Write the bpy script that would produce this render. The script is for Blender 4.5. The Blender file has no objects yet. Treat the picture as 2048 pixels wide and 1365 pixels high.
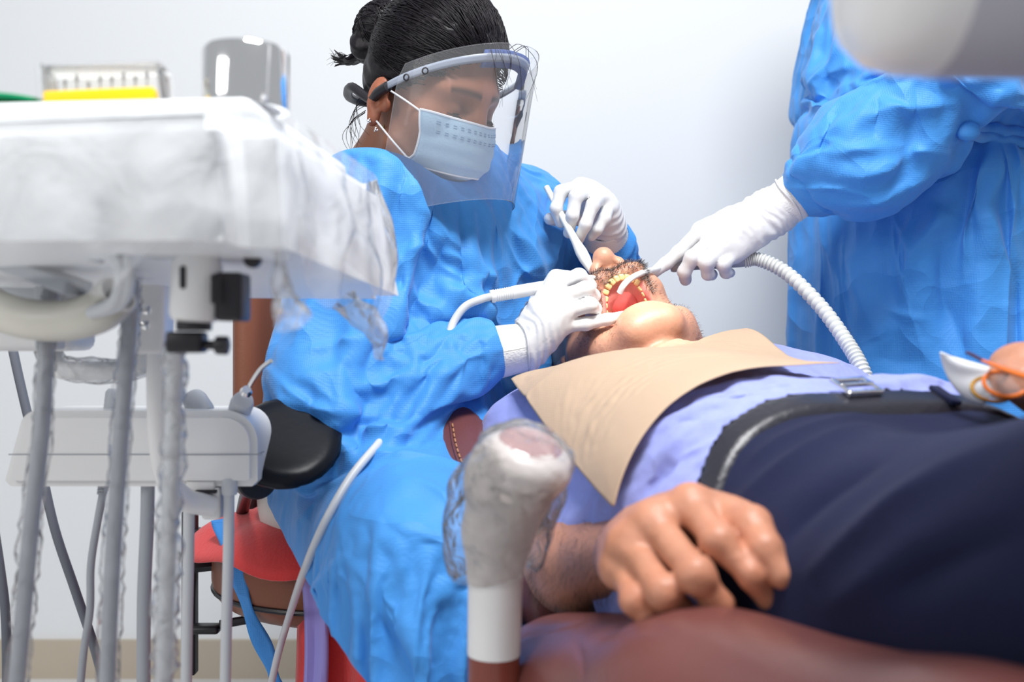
import bpy, bmesh, math, random
import numpy as np
from mathutils import Vector, Matrix, Euler

scene = bpy.context.scene
COL = scene.collection
random.seed(7)
RNG = np.random.default_rng(7)

# ------------------------------------------------------------------ camera
CAM_Z = 0.76
F_PX = 2048 * 35.0 / 36.0
cam_data = bpy.data.cameras.new('camera')
cam_data.lens = 35.0
cam_data.sensor_width = 36.0
cam_data.clip_start = 0.02
cam_data.dof.use_dof = True
cam_data.dof.focus_distance = 1.33
cam_data.dof.aperture_fstop = 3.6
cam = bpy.data.objects.new('camera', cam_data)
COL.objects.link(cam)
cam.location = (0, 0, CAM_Z)
cam.rotation_euler = (math.radians(90), 0, 0)
scene.camera = cam

# ------------------------------------------------------------------ world, lights, exposure
world = bpy.data.worlds.new('world')
scene.world = world
world.use_nodes = True
wbg = world.node_tree.nodes['Background']
wbg.inputs['Color'].default_value = (0.93, 0.96, 1.0, 1)
wbg.inputs['Strength'].default_value = 0.40


def area_light(name, loc, target, sx, sy, power, color=(1, 1, 1)):
    l = bpy.data.lights.new(name, 'AREA')
    l.shape = 'RECTANGLE'
    l.size, l.size_y = sx, sy
    l.energy = power
    l.color = color
    o = bpy.data.objects.new(name, l)
    COL.objects.link(o)
    o.location = loc
    o.rotation_euler = (Vector(target) - Vector(loc)).to_track_quat('-Z', 'Y').to_euler()
    return o


area_light('ceiling_light_panel', (0.30, 0.35, 2.5), (0.15, 1.25, 0.6), 0.8, 0.6, 56)
area_light('window_daylight', (-2.2, -0.9, 1.9), (0.1, 1.3, 0.8), 1.2, 1.2, 26, (1.0, 0.98, 0.95))
sp = bpy.data.lights.new('examination_light', 'SPOT')
sp.energy = 125
sp.spot_size = math.radians(8.5)
sp.spot_blend = 0.7
sp.shadow_soft_size = 0.07
sp.color = (1.0, 0.95, 0.84)
spo = bpy.data.objects.new('examination_light', sp)
COL.objects.link(spo)
spo.location = (0.20, 0.72, 1.62)
spo.rotation_euler = (Vector((0.163, 1.285, 0.815)) - spo.location).to_track_quat('-Z', 'Y').to_euler()

scene.view_settings.view_transform = 'Standard'
scene.view_settings.look = 'None'
scene.view_settings.gamma = 1
scene.view_settings.use_curve_mapping = False
scene.view_settings.exposure = 0.10
scene.cycles.max_bounces = 8
scene.cycles.transparent_max_bounces = 24
scene.cycles.use_denoising = True


# ------------------------------------------------------------------ small maths
def V(*a):
    return np.array(a, dtype=float)


def P(px, py, d):
    """photo pixel (2048x1365) at distance d along the view axis -> world point"""
    return V((px - 1024) / F_PX * d, d, CAM_Z + (682.5 - py) / F_PX * d)


def unit(v):
    v = np.asarray(v, float)
    return v / np.linalg.norm(v)


def smooth01(x):
    x = np.clip(x, 0, 1)
    return x * x * (3 - 2 * x)


def spline(pts, n=8):
    """Catmull-Rom through pts -> dense polyline"""
    p = [np.asarray(q, float) for q in pts]
    p = [2 * p[0] - p[1]] + p + [2 * p[-1] - p[-2]]
    out = []
    for i in range(1, len(p) - 2):
        for k in range(n):
            t = k / n
            a, b, c, d = p[i - 1], p[i], p[i + 1], p[i + 2]
            out.append(0.5 * (2 * b + (c - a) * t + (2 * a - 5 * b + 4 * c - d) * t ** 2 + (3 * b - a - 3 * c + d) * t ** 3))
    out.append(p[-2])
    return np.array(out)


# value noise, 3-D, vectorised
_PERM = RNG.random((32, 32, 32))


def vnoise(p, freq, seed=0):
    q = np.asarray(p) * freq + seed * 7.31
    i = np.floor(q).astype(int)
    f = q - i
    f = f * f * (3 - 2 * f)
    r = 0
    for dx in (0, 1):
        for dy in (0, 1):
            for dz in (0, 1):
                w = (f[..., 0] if dx else 1 - f[..., 0]) * (f[..., 1] if dy else 1 - f[..., 1]) * (f[..., 2] if dz else 1 - f[..., 2])
                r = r + w * _PERM[(i[..., 0] + dx) & 31, (i[..., 1] + dy) & 31, (i[..., 2] + dz) & 31]
    return r * 2 - 1


# ------------------------------------------------------------------ materials
def new_mat(name):
    m = bpy.data.materials.new(name)
    m.use_nodes = True
    nt = m.node_tree
    return m, nt, nt.nodes, nt.links, nt.nodes['Principled BSDF']


def mat(name, color, rough=0.5, metal=0.0, bump=0.0, bscale=60.0, spec=0.5, sheen=0.0, sss=0.0, sss_rad=(1, .3, .2),
        attr=False, mottled=0.0, mscale=8.0, coat=0.0, bump2=0.0, b2scale=12.0, weave=0.0, weave_scale=900.0, trans=0.0, stretch=None,
        voron=0.0, vscale=14.0, bdist=0.002):
    m, nt, N, L, B = new_mat(name)
    c = (*color, 1.0)
    B.inputs['Base Color'].default_value = c
    B.inputs['Roughness'].default_value = rough
    B.inputs['Metallic'].default_value = metal
    B.inputs['Specular IOR Level'].default_value = spec
    B.inputs['Sheen Weight'].default_value = sheen
    B.inputs['Coat Weight'].default_value = coat
    if sss:
        B.inputs['Subsurface Weight'].default_value = sss
        B.inputs['Subsurface Radius'].default_value = sss_rad
        B.inputs['Subsurface Scale'].default_value = 0.006
    tc = N.new('ShaderNodeTexCoord')
    vec = tc.outputs['Object']
    if stretch:
        mp = N.new('ShaderNodeMapping')
        mp.inputs['Scale'].default_value = stretch
        L.new(vec, mp.inputs['Vector'])
        vec = mp.outputs['Vector']
    src = None
    if attr:
        a = N.new('ShaderNodeAttribute')
        a.attribute_name = 'Col'
        src = a.outputs['Color']
    if mottled:
        nz = N.new('ShaderNodeTexNoise')
        nz.inputs['Scale'].default_value = mscale
        nz.inputs['Detail'].default_value = 5
        L.new(vec, nz.inputs['Vector'])
        mx = N.new('ShaderNodeMix')
        mx.data_type = 'RGBA'
        mx.blend_type = 'MULTIPLY'
        mr = N.new('ShaderNodeMapRange')
        mr.inputs['From Min'].default_value = 0.3
        mr.inputs['From Max'].default_value = 0.7
        mr.inputs['To Min'].default_value = 1 - mottled
        mr.inputs['To Max'].default_value = 1.0
        L.new(nz.outputs['Fac'], mr.inputs['Value'])
        mx.inputs['Factor'].default_value = 1
        mx.inputs['A'].default_value = c
        if src:
            L.new(src, mx.inputs['A'])
        L.new(mr.outputs['Result'], mx.inputs['B'])
        src = mx.outputs['Result']
    if src:
        L.new(src, B.inputs['Base Color'])
    h = None

    def addh(sock, k):
        nonlocal h
        mu = N.new('ShaderNodeMath')
        mu.operation = 'MULTIPLY'
        mu.inputs[1].default_value = k
        L.new(sock, mu.inputs[0])
        if h is None:
            h = mu.outputs[0]
        else:
            ad = N.new('ShaderNodeMath')
            L.new(h, ad.inputs[0])
            L.new(mu.outputs[0], ad.inputs[1])
            h = ad.outputs[0]
    if bump:
        n1 = N.new('ShaderNodeTexNoise')
        n1.inputs['Scale'].default_value = bscale
        n1.inputs['Detail'].default_value = 4
        L.new(vec, n1.inputs['Vector'])
        addh(n1.outputs['Fac'], bump)
    if bump2:
        n2 = N.new('ShaderNodeTexNoise')
        n2.inputs['Scale'].default_value = b2scale
        n2.inputs['Detail'].default_value = 3
        n2.inputs['Distortion'].default_value = 0.6
        L.new(vec, n2.inputs['Vector'])
        addh(n2.outputs['Fac'], bump2)
    if voron:
        nd = N.new('ShaderNodeTexNoise')
        nd.inputs['Scale'].default_value = vscale * 0.7
        L.new(vec, nd.inputs['Vector'])
        mx2 = N.new('ShaderNodeMix')
        mx2.data_type = 'RGBA'
        mx2.blend_type = 'LINEAR_LIGHT'
        mx2.inputs['Factor'].default_value = 0.12
        L.new(vec, mx2.inputs['A'])
        L.new(nd.outputs['Color'], mx2.inputs['B'])
        vo = N.new('ShaderNodeTexVoronoi')
        vo.inputs['Scale'].default_value = vscale
        L.new(mx2.outputs['Result'], vo.inputs['Vector'])
        addh(vo.outputs['Distance'], voron)
    if weave:
        vo = N.new('ShaderNodeTexVoronoi')
        vo.inputs['Scale'].default_value = weave_scale
        vo.inputs['Randomness'].default_value = 0.15
        L.new(tc.outputs['Object'], vo.inputs['Vector'])
        addh(vo.outputs['Distance'], weave)
    if h is not None:
        bp = N.new('ShaderNodeBump')
        bp.inputs['Strength'].default_value = 1.0
        bp.inputs['Distance'].default_value = bdist
        L.new(h, bp.inputs['Height'])
        L.new(bp.outputs['Normal'], B.inputs['Normal'])
    if trans:
        out = N['Material Output']
        tl = N.new('ShaderNodeBsdfTranslucent')
        tl.inputs['Color'].default_value = c
        if src:
            L.new(src, tl.inputs['Color'])
        ms = N.new('ShaderNodeMixShader')
        ms.inputs['Fac'].default_value = trans
        L.new(B.outputs[0], ms.inputs[1])
        L.new(tl.outputs[0], ms.inputs[2])
        L.new(ms.outputs[0], out.inputs['Surface'])
    return m


def film_mat(name, tint=(1, 1, 1), gloss=0.25, haze=0.06, bump=0.6, bscale=30.0, rough=0.12, crease=0.0):
    """clear plastic film: mostly transparent, glossy, a little milky"""
    m, nt, N, L, B = new_mat(name)
    N.remove(B)
    out = N['Material Output']
    tr = N.new('ShaderNodeBsdfTransparent')
    tr.inputs['Color'].default_value = (*tint, 1)
    gl = N.new('ShaderNodeBsdfGlossy')
    gl.inputs['Roughness'].default_value = rough
    df = N.new('ShaderNodeBsdfDiffuse')
    df.inputs['Color'].default_value = (0.9, 0.92, 0.95, 1)
    fr = N.new('ShaderNodeLayerWeight')
    fr.inputs['Blend'].default_value = gloss
    tc = N.new('ShaderNodeTexCoord')
    if bump:
        nz = N.new('ShaderNodeTexNoise')
        nz.inputs['Scale'].default_value = bscale
        nz.inputs['Detail'].default_value = 4
        nz.inputs['Distortion'].default_value = 1.2
        L.new(tc.outputs['Object'], nz.inputs['Vector'])
        bp = N.new('ShaderNodeBump')
        bp.inputs['Strength'].default_value = bump
        bp.inputs['Distance'].default_value = 0.01
        L.new(nz.outputs['Fac'], bp.inputs['Height'])
        for n in (gl, df, fr):
            L.new(bp.outputs['Normal'], n.inputs['Normal'])
    m1 = N.new('ShaderNodeMixShader')
    m1.inputs['Fac'].default_value = haze
    L.new(tr.outputs[0], m1.inputs[1])
    L.new(df.outputs[0], m1.inputs[2])
    m2 = N.new('ShaderNodeMixShader')
    L.new(fr.outputs['Fresnel'], m2.inputs['Fac'])
    L.new(m1.outputs[0], m2.inputs[1])
    L.new(gl.outputs[0], m2.inputs[2])
    L.new(m2.outputs[0], out.inputs['Surface'])
    return m


# ------------------------------------------------------------------ object helpers
def link_mesh(name, verts, faces, material=None, parent=None, smooth=True, col=None, subsurf=0):
    me = bpy.data.meshes.new(name)
    me.from_pydata([tuple(map(float, v)) for v in verts], [], [tuple(map(int, f)) for f in faces])
    if smooth:
        me.polygons.foreach_set('use_smooth', [True] * len(me.polygons))
    if col is not None:
        a = me.color_attributes.new('Col', 'FLOAT_COLOR', 'POINT')
        c = np.ones((len(verts), 4))
        c[:, :3] = col
        a.data.foreach_set('color', c.ravel())
    if material:
        me.materials.append(material)
    me.update()
    o = bpy.data.objects.new(name, me)
    COL.objects.link(o)
    if parent:
        o.parent = parent
        o.matrix_parent_inverse = Matrix.Translation(-Vector(parent.location)) if parent.type == 'EMPTY' else Matrix()
    if subsurf:
        s = o.modifiers.new('subsurf', 'SUBSURF')
        s.levels = s.render_levels = subsurf
    return o


def tag(o, label=None, cat=None, group=None, kind=None):
    if label:
        o['label'] = label
    if cat:
        o['category'] = cat
    if group:
        o['group'] = group
    if kind:
        o['kind'] = kind
    return o


def thing(name, loc, label, cat, group=None):
    o = bpy.data.objects.new(name, None)
    o.empty_display_size = 0.05
    COL.objects.link(o)
    o.location = [float(c) for c in loc]
    return tag(o, label, cat, group)


class MB:
    """collects shapes into one mesh"""

    def __init__(s):
        s.v, s.f = [], []

    def add(s, verts, faces):
        n = len(s.v)
        s.v += [np.asarray(v, float) for v in verts]
        s.f += [tuple(i + n for i in f) for f in faces]
        return s

    def bm(s, b):
        b.verts.index_update()
        s.add([tuple(v.co) for v in b.verts], [tuple(v.index for v in f.verts) for f in b.faces])
        b.free()
        return s

    def box(s, c, size, bev=0.004, rot=None, seg=3):
        b = bmesh.new()
        bmesh.ops.create_cube(b, size=1.0)
        for v in b.verts:
            v.co = Vector((v.co.x * size[0], v.co.y * size[1], v.co.z * size[2]))
        if bev:
            bmesh.ops.bevel(b, geom=list(b.edges), offset=bev, segments=seg, profile=0.5, affect='EDGES')
        M = Matrix.Translation(Vector([float(q) for q in c])) @ (rot.to_4x4() if rot is not None else Matrix())
        b.transform(M)
        return s.bm(b)

    def tube(s, pts, r, seg=14, cap=True, flat=1.0, up=None):
        pts = np.asarray(pts, float)
        n = len(pts)
        rr = np.full(n, r, float) if np.isscalar(r) else np.interp(np.linspace(0, 1, n), np.linspace(0, 1, len(r)), r)
        T = np.gradient(pts, axis=0)
        T /= np.linalg.norm(T, axis=1)[:, None] + 1e-12
        u = np.asarray(up, float) if up is not None else (V(0, 0, 1) if abs(T[0][2]) < .9 else V(1, 0, 0))
        verts, faces = [], []
        for i in range(n):
            u = u - T[i] * np.dot(u, T[i])
            u /= np.linalg.norm(u) + 1e-12
            w = np.cross(T[i], u)
            for k in range(seg):
                a = 2 * math.pi * k / seg
                verts.append(pts[i] + rr[i] * (math.cos(a) * u * flat + math.sin(a) * w))
        for i in range(n - 1):
            for k in range(seg):
                k2 = (k + 1) % seg
                faces.append((i * seg + k, i * seg + k2, (i + 1) * seg + k2, (i + 1) * seg + k))
        if cap:
            faces.append(tuple(range(seg))[::-1])
            faces.append(tuple((n - 1) * seg + k for k in range(seg)))
        return s.add(verts, faces)

    def lathe(s, prof, origin=(0, 0, 0), axis=(0, 0, 1), seg=40, cap=True):
        """prof: list of (radius, height along axis)"""
        ax = unit(axis)
        u = unit(np.cross(ax, V(0, 0, 1) if abs(ax[2]) < .9 else V(1, 0, 0)))
        w = np.cross(ax, u)
        o = np.asarray(origin, float)
        verts, faces = [], []
        for (r, h) in prof:
            for k in range(seg):
                a = 2 * math.pi * k / seg
                verts.append(o + ax * h + r * (math.cos(a) * u + math.sin(a) * w))
        for i in range(len(prof) - 1):
            for k in range(seg):
                k2 = (k + 1) % seg
                faces.append((i * seg + k, i * seg + k2, (i + 1) * seg + k2, (i + 1) * seg + k))
        if cap:
            faces.append(tuple(range(seg))[::-1])
            faces.append(tuple((len(prof) - 1) * seg + k for k in range(seg)))
        return s.add(verts, faces)

    def ball(s, c, r, sub=2):
        b = bmesh.new()
        bmesh.ops.create_icosphere(b, subdivisions=sub, radius=1.0)
        R = V(*r) if not np.isscalar(r) else V(r, r, r)
        for v in b.verts:
            v.co = Vector((v.co.x * R[0] + c[0], v.co.y * R[1] + c[1], v.co.z * R[2] + c[2]))
        return s.bm(b)

    def sheet(s, grid):
        """grid (n,m,3) of points -> quads"""
        g = np.asarray(grid, float)
        n, m = g.shape[:2]
        return s.add(list(g.reshape(-1, 3)), [(i * m + j, i * m + j + 1, (i + 1) * m + j + 1, (i + 1) * m + j) for i in range(n - 1) for j in range(m - 1)])

    def build(s, name, material, parent=None, smooth=True, solid=0.0, subsurf=0, auto=True):
        o = link_mesh(name, s.v, s.f, material, parent, smooth)
        b = bmesh.new()
        b.from_mesh(o.data)
        bmesh.ops.recalc_face_normals(b, faces=list(b.faces))
        b.to_mesh(o.data)
        b.free()
        if smooth and auto and not subsurf:
            o.data.set_sharp_from_angle(angle=math.radians(42))
        if solid:
            q = o.modifiers.new('solid', 'SOLIDIFY')
            q.thickness = solid
            q.offset = 0
        if subsurf:
            q = o.modifiers.new('subsurf', 'SUBSURF')
            q.levels = q.render_levels = subsurf
        return o


# ------------------------------------------------------------------ signed-distance modelling
class Field:
    def __init__(s, lo, hi, h):
        s.lo, s.h = np.asarray(lo, float), float(h)
        s.n = np.ceil((np.asarray(hi, float) - s.lo) / h).astype(int) + 1
        s.D = np.full(s.n, 1.0, np.float32)
        s.ax = [s.lo[i] + np.arange(s.n[i]) * h for i in range(3)]

    def reg(s, lo, hi):
        a = np.clip(np.floor((np.asarray(lo) - s.lo) / s.h).astype(int), 0, s.n - 1)
        b = np.clip(np.ceil((np.asarray(hi) - s.lo) / s.h).astype(int) + 1, 1, s.n)
        if np.any(b <= a):
            return None, None
        sl = tuple(slice(a[i], b[i]) for i in range(3))
        X = s.ax[0][sl[0]][:, None, None]
        Y = s.ax[1][sl[1]][None, :, None]
        Z = s.ax[2][sl[2]][None, None, :]
        return sl, (X, Y, Z)

    def put(s, fn, lo, hi, k=0.0, op='add', pad=None):
        pad = (max(k, 4 * s.h) + s.h) if pad is None else pad
        sl, G = s.reg(np.asarray(lo) - pad, np.asarray(hi) + pad)
        if sl is None:
            return s
        d = fn(*G)
        a = s.D[sl]
        if op == 'add':
            hh = np.maximum(k - np.abs(a - d), 0) / k if k else 0
            s.D[sl] = np.minimum(a, d) - (hh * hh * k * 0.25 if k else 0)
        elif op == 'cut':
            hh = np.maximum(k - np.abs(a + d), 0) / k if k else 0
            s.D[sl] = np.maximum(a, -d) + (hh * hh * k * 0.25 if k else 0)
        elif op == 'disp':
            s.D[sl] = a + d
        return s

    def cap(s, a, b, ra, rb=None, k=0.0, op='add'):
        rb = ra if rb is None else rb
        a, b = np.asarray(a, float), np.asarray(b, float)
        ab = b - a
        L2 = max(float(ab @ ab), 1e-12)

        def fn(X, Y, Z):
            t = np.clip(((X - a[0]) * ab[0] + (Y - a[1]) * ab[1] + (Z - a[2]) * ab[2]) / L2, 0, 1)
            return np.sqrt((X - a[0] - t * ab[0]) ** 2 + (Y - a[1] - t * ab[1]) ** 2 + (Z - a[2] - t * ab[2]) ** 2) - (ra + (rb - ra) * t)
        r = max(ra, rb)
        return s.put(fn, np.minimum(a, b) - r, np.maximum(a, b) + r, k, op)

    def chain(s, pts, radii, k=0.0, op='add'):
        for i in range(len(pts) - 1):
            s.cap(pts[i], pts[i + 1], radii[i], radii[i + 1], k, op)
        return s

    def ell(s, c, r, R=None, k=0.0, op='add'):
        """ellipsoid with radii r along the rows of R"""
        c, r = np.asarray(c, float), np.asarray(r, float)
        R = np.eye(3) if R is None else np.asarray(R)

        def fn(X, Y, Z):
            q = [(X - c[0]) * R[i][0] + (Y - c[1]) * R[i][1] + (Z - c[2]) * R[i][2] for i in range(3)]
            k0 = np.sqrt(sum((q[i] / r[i]) ** 2 for i in range(3)))
            k1 = np.sqrt(sum((q[i] / r[i] ** 2) ** 2 for i in range(3))) + 1e-9
            return k0 * (k0 - 1) / k1
        m = float(r.max())
        return s.put(fn, c - m, c + m, k, op)

    def rbox(s, c, half, rad, R=None, k=0.0, op='add'):
        c, half = np.asarray(c, float), np.asarray(half, float)
        R = np.eye(3) if R is None else np.asarray(R)
        hh = half - rad

        def fn(X, Y, Z):
            q = [np.abs((X - c[0]) * R[i][0] + (Y - c[1]) * R[i][1] + (Z - c[2]) * R[i][2]) - hh[i] for i in range(3)]
            o = np.sqrt(sum(np.maximum(w, 0) ** 2 for w in q))
            return o + np.minimum(np.maximum(np.maximum(q[0], q[1]), q[2]), 0) - rad
        m = float(np.linalg.norm(half))
        return s.put(fn, c - m, c + m, k, op)

    def cutplane(s, p, n, k=0.0):
        """remove the side the normal n points to"""
        p, n = np.asarray(p, float), unit(n)
        X, Y, Z = s.ax[0][:, None, None], s.ax[1][None, :, None], s.ax[2][None, None, :]
        d = (X - p[0]) * n[0] + (Y - p[1]) * n[1] + (Z - p[2]) * n[2]
        s.D = np.maximum(s.D, d).astype(np.float32)
        return s

    def disp(s, fn, band=0.03):
        """add fn(points) to the distance near the surface"""
        idx = np.nonzero(np.abs(s.D) < band)
        pts = np.stack([s.ax[i][idx[i]] for i in range(3)], -1)
        s.D[idx] += fn(pts)
        return s

    def sample(s, p):
        q = (np.asarray(p) - s.lo) / s.h
        q = np.clip(q, 0, s.n - 1.001)
        i = q.astype(int)
        f = q - i
        r = 0
        for dx in (0, 1):
            for dy in (0, 1):
                for dz in (0, 1):
                    w = (f[:, 0] if dx else 1 - f[:, 0]) * (f[:, 1] if dy else 1 - f[:, 1]) * (f[:, 2] if dz else 1 - f[:, 2])
                    r = r + w * s.D[i[:, 0] + dx, i[:, 1] + dy, i[:, 2] + dz]
        return r

    def grad(s, p, e=None):
        e = e or s.h
        g = np.stack([s.sample(p + e * np.eye(3)[i]) - s.sample(p - e * np.eye(3)[i]) for i in range(3)], -1)
        return g / (np.linalg.norm(g, axis=1)[:, None] + 1e-9)

    def mesh(s, iso=0.0, relax=2):
        D = s.D - iso
        n = s.n
        ins = D < 0
        c = [ins[dx:n[0] - 1 + dx, dy:n[1] - 1 + dy, dz:n[2] - 1 + dz] for dx in (0, 1) for dy in (0, 1) for dz in (0, 1)]
        anyi = np.zeros(n - 1, bool)
        alli = np.ones(n - 1, bool)
        for q in c:
            anyi |= q
            alli &= q
        act = np.nonzero(anyi & ~alli)
        I = np.stack(act, -1)
        corners = np.array([(dx, dy, dz) for dx in (0, 1) for dy in (0, 1) for dz in (0, 1)])
        vals = np.stack([D[act[0] + a[0], act[1] + a[1], act[2] + a[2]] for a in corners], -1)
        acc = np.zeros((len(I), 3))
        cnt = np.zeros(len(I))
        for i in range(8):
            for j in range(i + 1, 8):
                if np.abs(corners[i] - corners[j]).sum() != 1:
                    continue
                m = (vals[:, i] < 0) != (vals[:, j] < 0)
                t = vals[m, i] / (vals[m, i] - vals[m, j])
                acc[m] += corners[i] + t[:, None] * (corners[j] - corners[i])
                cnt[m] += 1
        verts = s.lo + (I + acc / np.maximum(cnt, 1)[:, None]) * s.h
        vid = np.full(n - 1, -1, np.int64)
        vid[act] = np.arange(len(I))
        faces = []
        for ax in range(3):
            b, cc = (ax + 1) % 3, (ax + 2) % 3
            sa = [slice(1, n[i] - 1) for i in range(3)]
            sa[ax] = slice(0, n[ax] - 1)
            sb = list(sa)
            sb[ax] = slice(1, n[ax])
            p0, p1 = ins[tuple(sa)], ins[tuple(sb)]
            e = np.nonzero(p0 != p1)
            flip = p0[e]
            idx = [e[i] + (0 if i == ax else 1) for i in range(3)]

            def cell(db, dc):
                q = [idx[0].copy(), idx[1].copy(), idx[2].copy()]
                q[b] = q[b] - db
                q[cc] = q[cc] - dc
                return vid[q[0], q[1], q[2]]
            Q = np.stack([cell(1, 1), cell(0, 1), cell(0, 0), cell(1, 0)], -1)
            Q[~flip] = Q[~flip][:, ::-1]
            faces.append(Q)
        Fc = np.concatenate(faces)
        for _ in range(relax):
            verts = laplace(verts, Fc, 0.5)
        return verts, Fc


def laplace(v, F, lam, mask=None):
    acc = np.zeros_like(v)
    cnt = np.zeros(len(v))
    m = F.shape[1]
    for k in range(m):
        a, b = F[:, k], F[:, (k + 1) % m]
        for j in range(3):
            acc[:, j] += np.bincount(a, v[b, j], len(v)) + np.bincount(b, v[a, j], len(v))
        cnt += np.bincount(a, minlength=len(v)) + np.bincount(b, minlength=len(v))
    t = acc / np.maximum(cnt, 1)[:, None]
    w = lam if mask is None else lam * mask[:, None]
    return v + (t - v) * w


def keep_faces(v, F, keep_v):
    """drop the faces with any vertex outside keep_v, and the loose vertices"""
    m = keep_v[F].all(1)
    F = F[m]
    used = np.unique(F)
    mp = np.full(len(v), -1)
    mp[used] = np.arange(len(used))
    v, F = v[used].copy(), mp[F]
    return smooth_border(v, F), F, used


def smooth_border(v, F, it=14):
    e = np.concatenate([np.stack([F[:, k], F[:, (k + 1) % F.shape[1]]], -1) for k in range(F.shape[1])])
    es = np.sort(e, 1)
    key = es[:, 0].astype(np.int64) * len(v) + es[:, 1]
    u, idx, cnt = np.unique(key, return_index=True, return_counts=True)
    b = es[idx[cnt == 1]]
    on = np.zeros(len(v), bool)
    on[b.ravel()] = True
    for _ in range(it):
        acc = np.zeros_like(v)
        c = np.zeros(len(v))
        for p, q in ((b[:, 0], b[:, 1]), (b[:, 1], b[:, 0])):
            np.add.at(acc, p, v[q])
            np.add.at(c, p, 1)
        v[on] = v[on] * .4 + (acc[on] / np.maximum(c[on], 1)[:, None]) * .6
    m = np.zeros(len(v))
    m[on] = 1
    near = np.zeros(len(v))
    for k in range(F.shape[1]):
        for j in range(F.shape[1]):
            np.maximum.at(near, F[:, k], m[F[:, j]])
    return laplace(laplace(v, F, .5, near * (1 - m)), F, .5, near * (1 - m))


def subdivide(v, F, levels=1):
    me = bpy.data.meshes.new('tmp')
    me.from_pydata(v.tolist(), [], F.tolist())
    o = bpy.data.objects.new('tmp', me)
    COL.objects.link(o)
    q = o.modifiers.new('s', 'SUBSURF')
    q.levels = q.render_levels = levels
    dg = bpy.context.evaluated_depsgraph_get()
    e = o.evaluated_get(dg).data
    r = np.empty(len(e.vertices) * 3)
    e.vertices.foreach_get('co', r)
    f = np.empty(len(e.loops), np.int32)
    e.loops.foreach_get('vertex_index', f)
    bpy.data.objects.remove(o)
    bpy.data.meshes.remove(me)
    return r.reshape(-1, 3), f.reshape(-1, 4).astype(np.int64)


def vnormals(v, F):
    n = np.cross(v[F[:, 2]] - v[F[:, 0]], v[F[:, 3 if F.shape[1] > 3 else 1]] - v[F[:, 1]])
    acc = np.zeros_like(v)
    for k in range(F.shape[1]):
        np.add.at(acc, F[:, k], n)
    return acc / (np.linalg.norm(acc, axis=1)[:, None] + 1e-12)


def facets(p, freq, seed=0, warp=.25):
    """crumple height: distance to the nearest of a jittered lattice of points (0 at a point, about .7 at the creases)"""
    q = p * freq + warp * np.stack([vnoise(p, freq * .8, seed + 11), vnoise(p, freq * .8, seed + 23), vnoise(p, freq * .8, seed + 37)], -1)
    i = np.floor(q).astype(int)
    best = np.full(len(p), 9.0)
    for dx in (-1, 0, 1):
        for dy in (-1, 0, 1):
            for dz in (-1, 0, 1):
                c = i + (dx, dy, dz)
                h = np.stack([_PERM[(c[:, 0] + seed) & 31, c[:, 1] & 31, (c[:, 2] + k * 7) & 31] for k in range(3)], -1)
                best = np.minimum(best, ((q - c - h) ** 2).sum(1))
    return np.sqrt(best + .03)


def sculpt(v, F, folds=(), crumple=(), seed=0):
    """folds: (list of photo points, width, height) laid on the surface the camera sees there"""
    from mathutils.bvhtree import BVHTree
    n = vnormals(v, F)
    out = np.zeros(len(v))
    if folds:
        bvh = BVHTree.FromPolygons([Vector(p) for p in v], F.tolist())
        o = Vector((0, 0, CAM_Z))
        for pts, w, hgt in folds:
            q = []
            last = 1.3
            for (px, py) in pts:
                d = P(px, py, 1.0) - V(0, 0, CAM_Z)
                hit = bvh.ray_cast(o, Vector(d))
                if hit[0] is not None:
                    last = hit[0].y if not q else min(max(hit[0].y, last - .05), last + .05)
                q.append(P(px, py, last))
            q = spline(q, 6) if len(q) > 2 else np.array([q[0] * (1 - t) + q[1] * t for t in np.linspace(0, 1, 9)])
            best = np.full(len(v), 9.0)
            tt = np.zeros(len(v))
            for i in range(len(q) - 1):
                ab = q[i + 1] - q[i]
                t = np.clip(((v - q[i]) @ ab) / (ab @ ab + 1e-12), 0, 1)
                dd = np.linalg.norm(v - q[i] - t[:, None] * ab, axis=1)
                m = dd < best
                best[m] = dd[m]
                tt[m] = (i + t[m]) / (len(q) - 1)
            out += hgt * np.exp(-(best / w) ** 1.35) * (np.sin(np.pi * np.clip(tt * .94 + .03, 0, 1)) ** .6)
    for freq, amp, sd in crumple:
        out += amp * (facets(v, freq, sd) - .5)
    return v + n * out[:, None]


def join(parts):
    vs, fs, n = [], [], 0
    for v, f in parts:
        vs.append(v)
        fs.append(f + n)
        n += len(v)
    return np.concatenate(vs), np.concatenate(fs)


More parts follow.
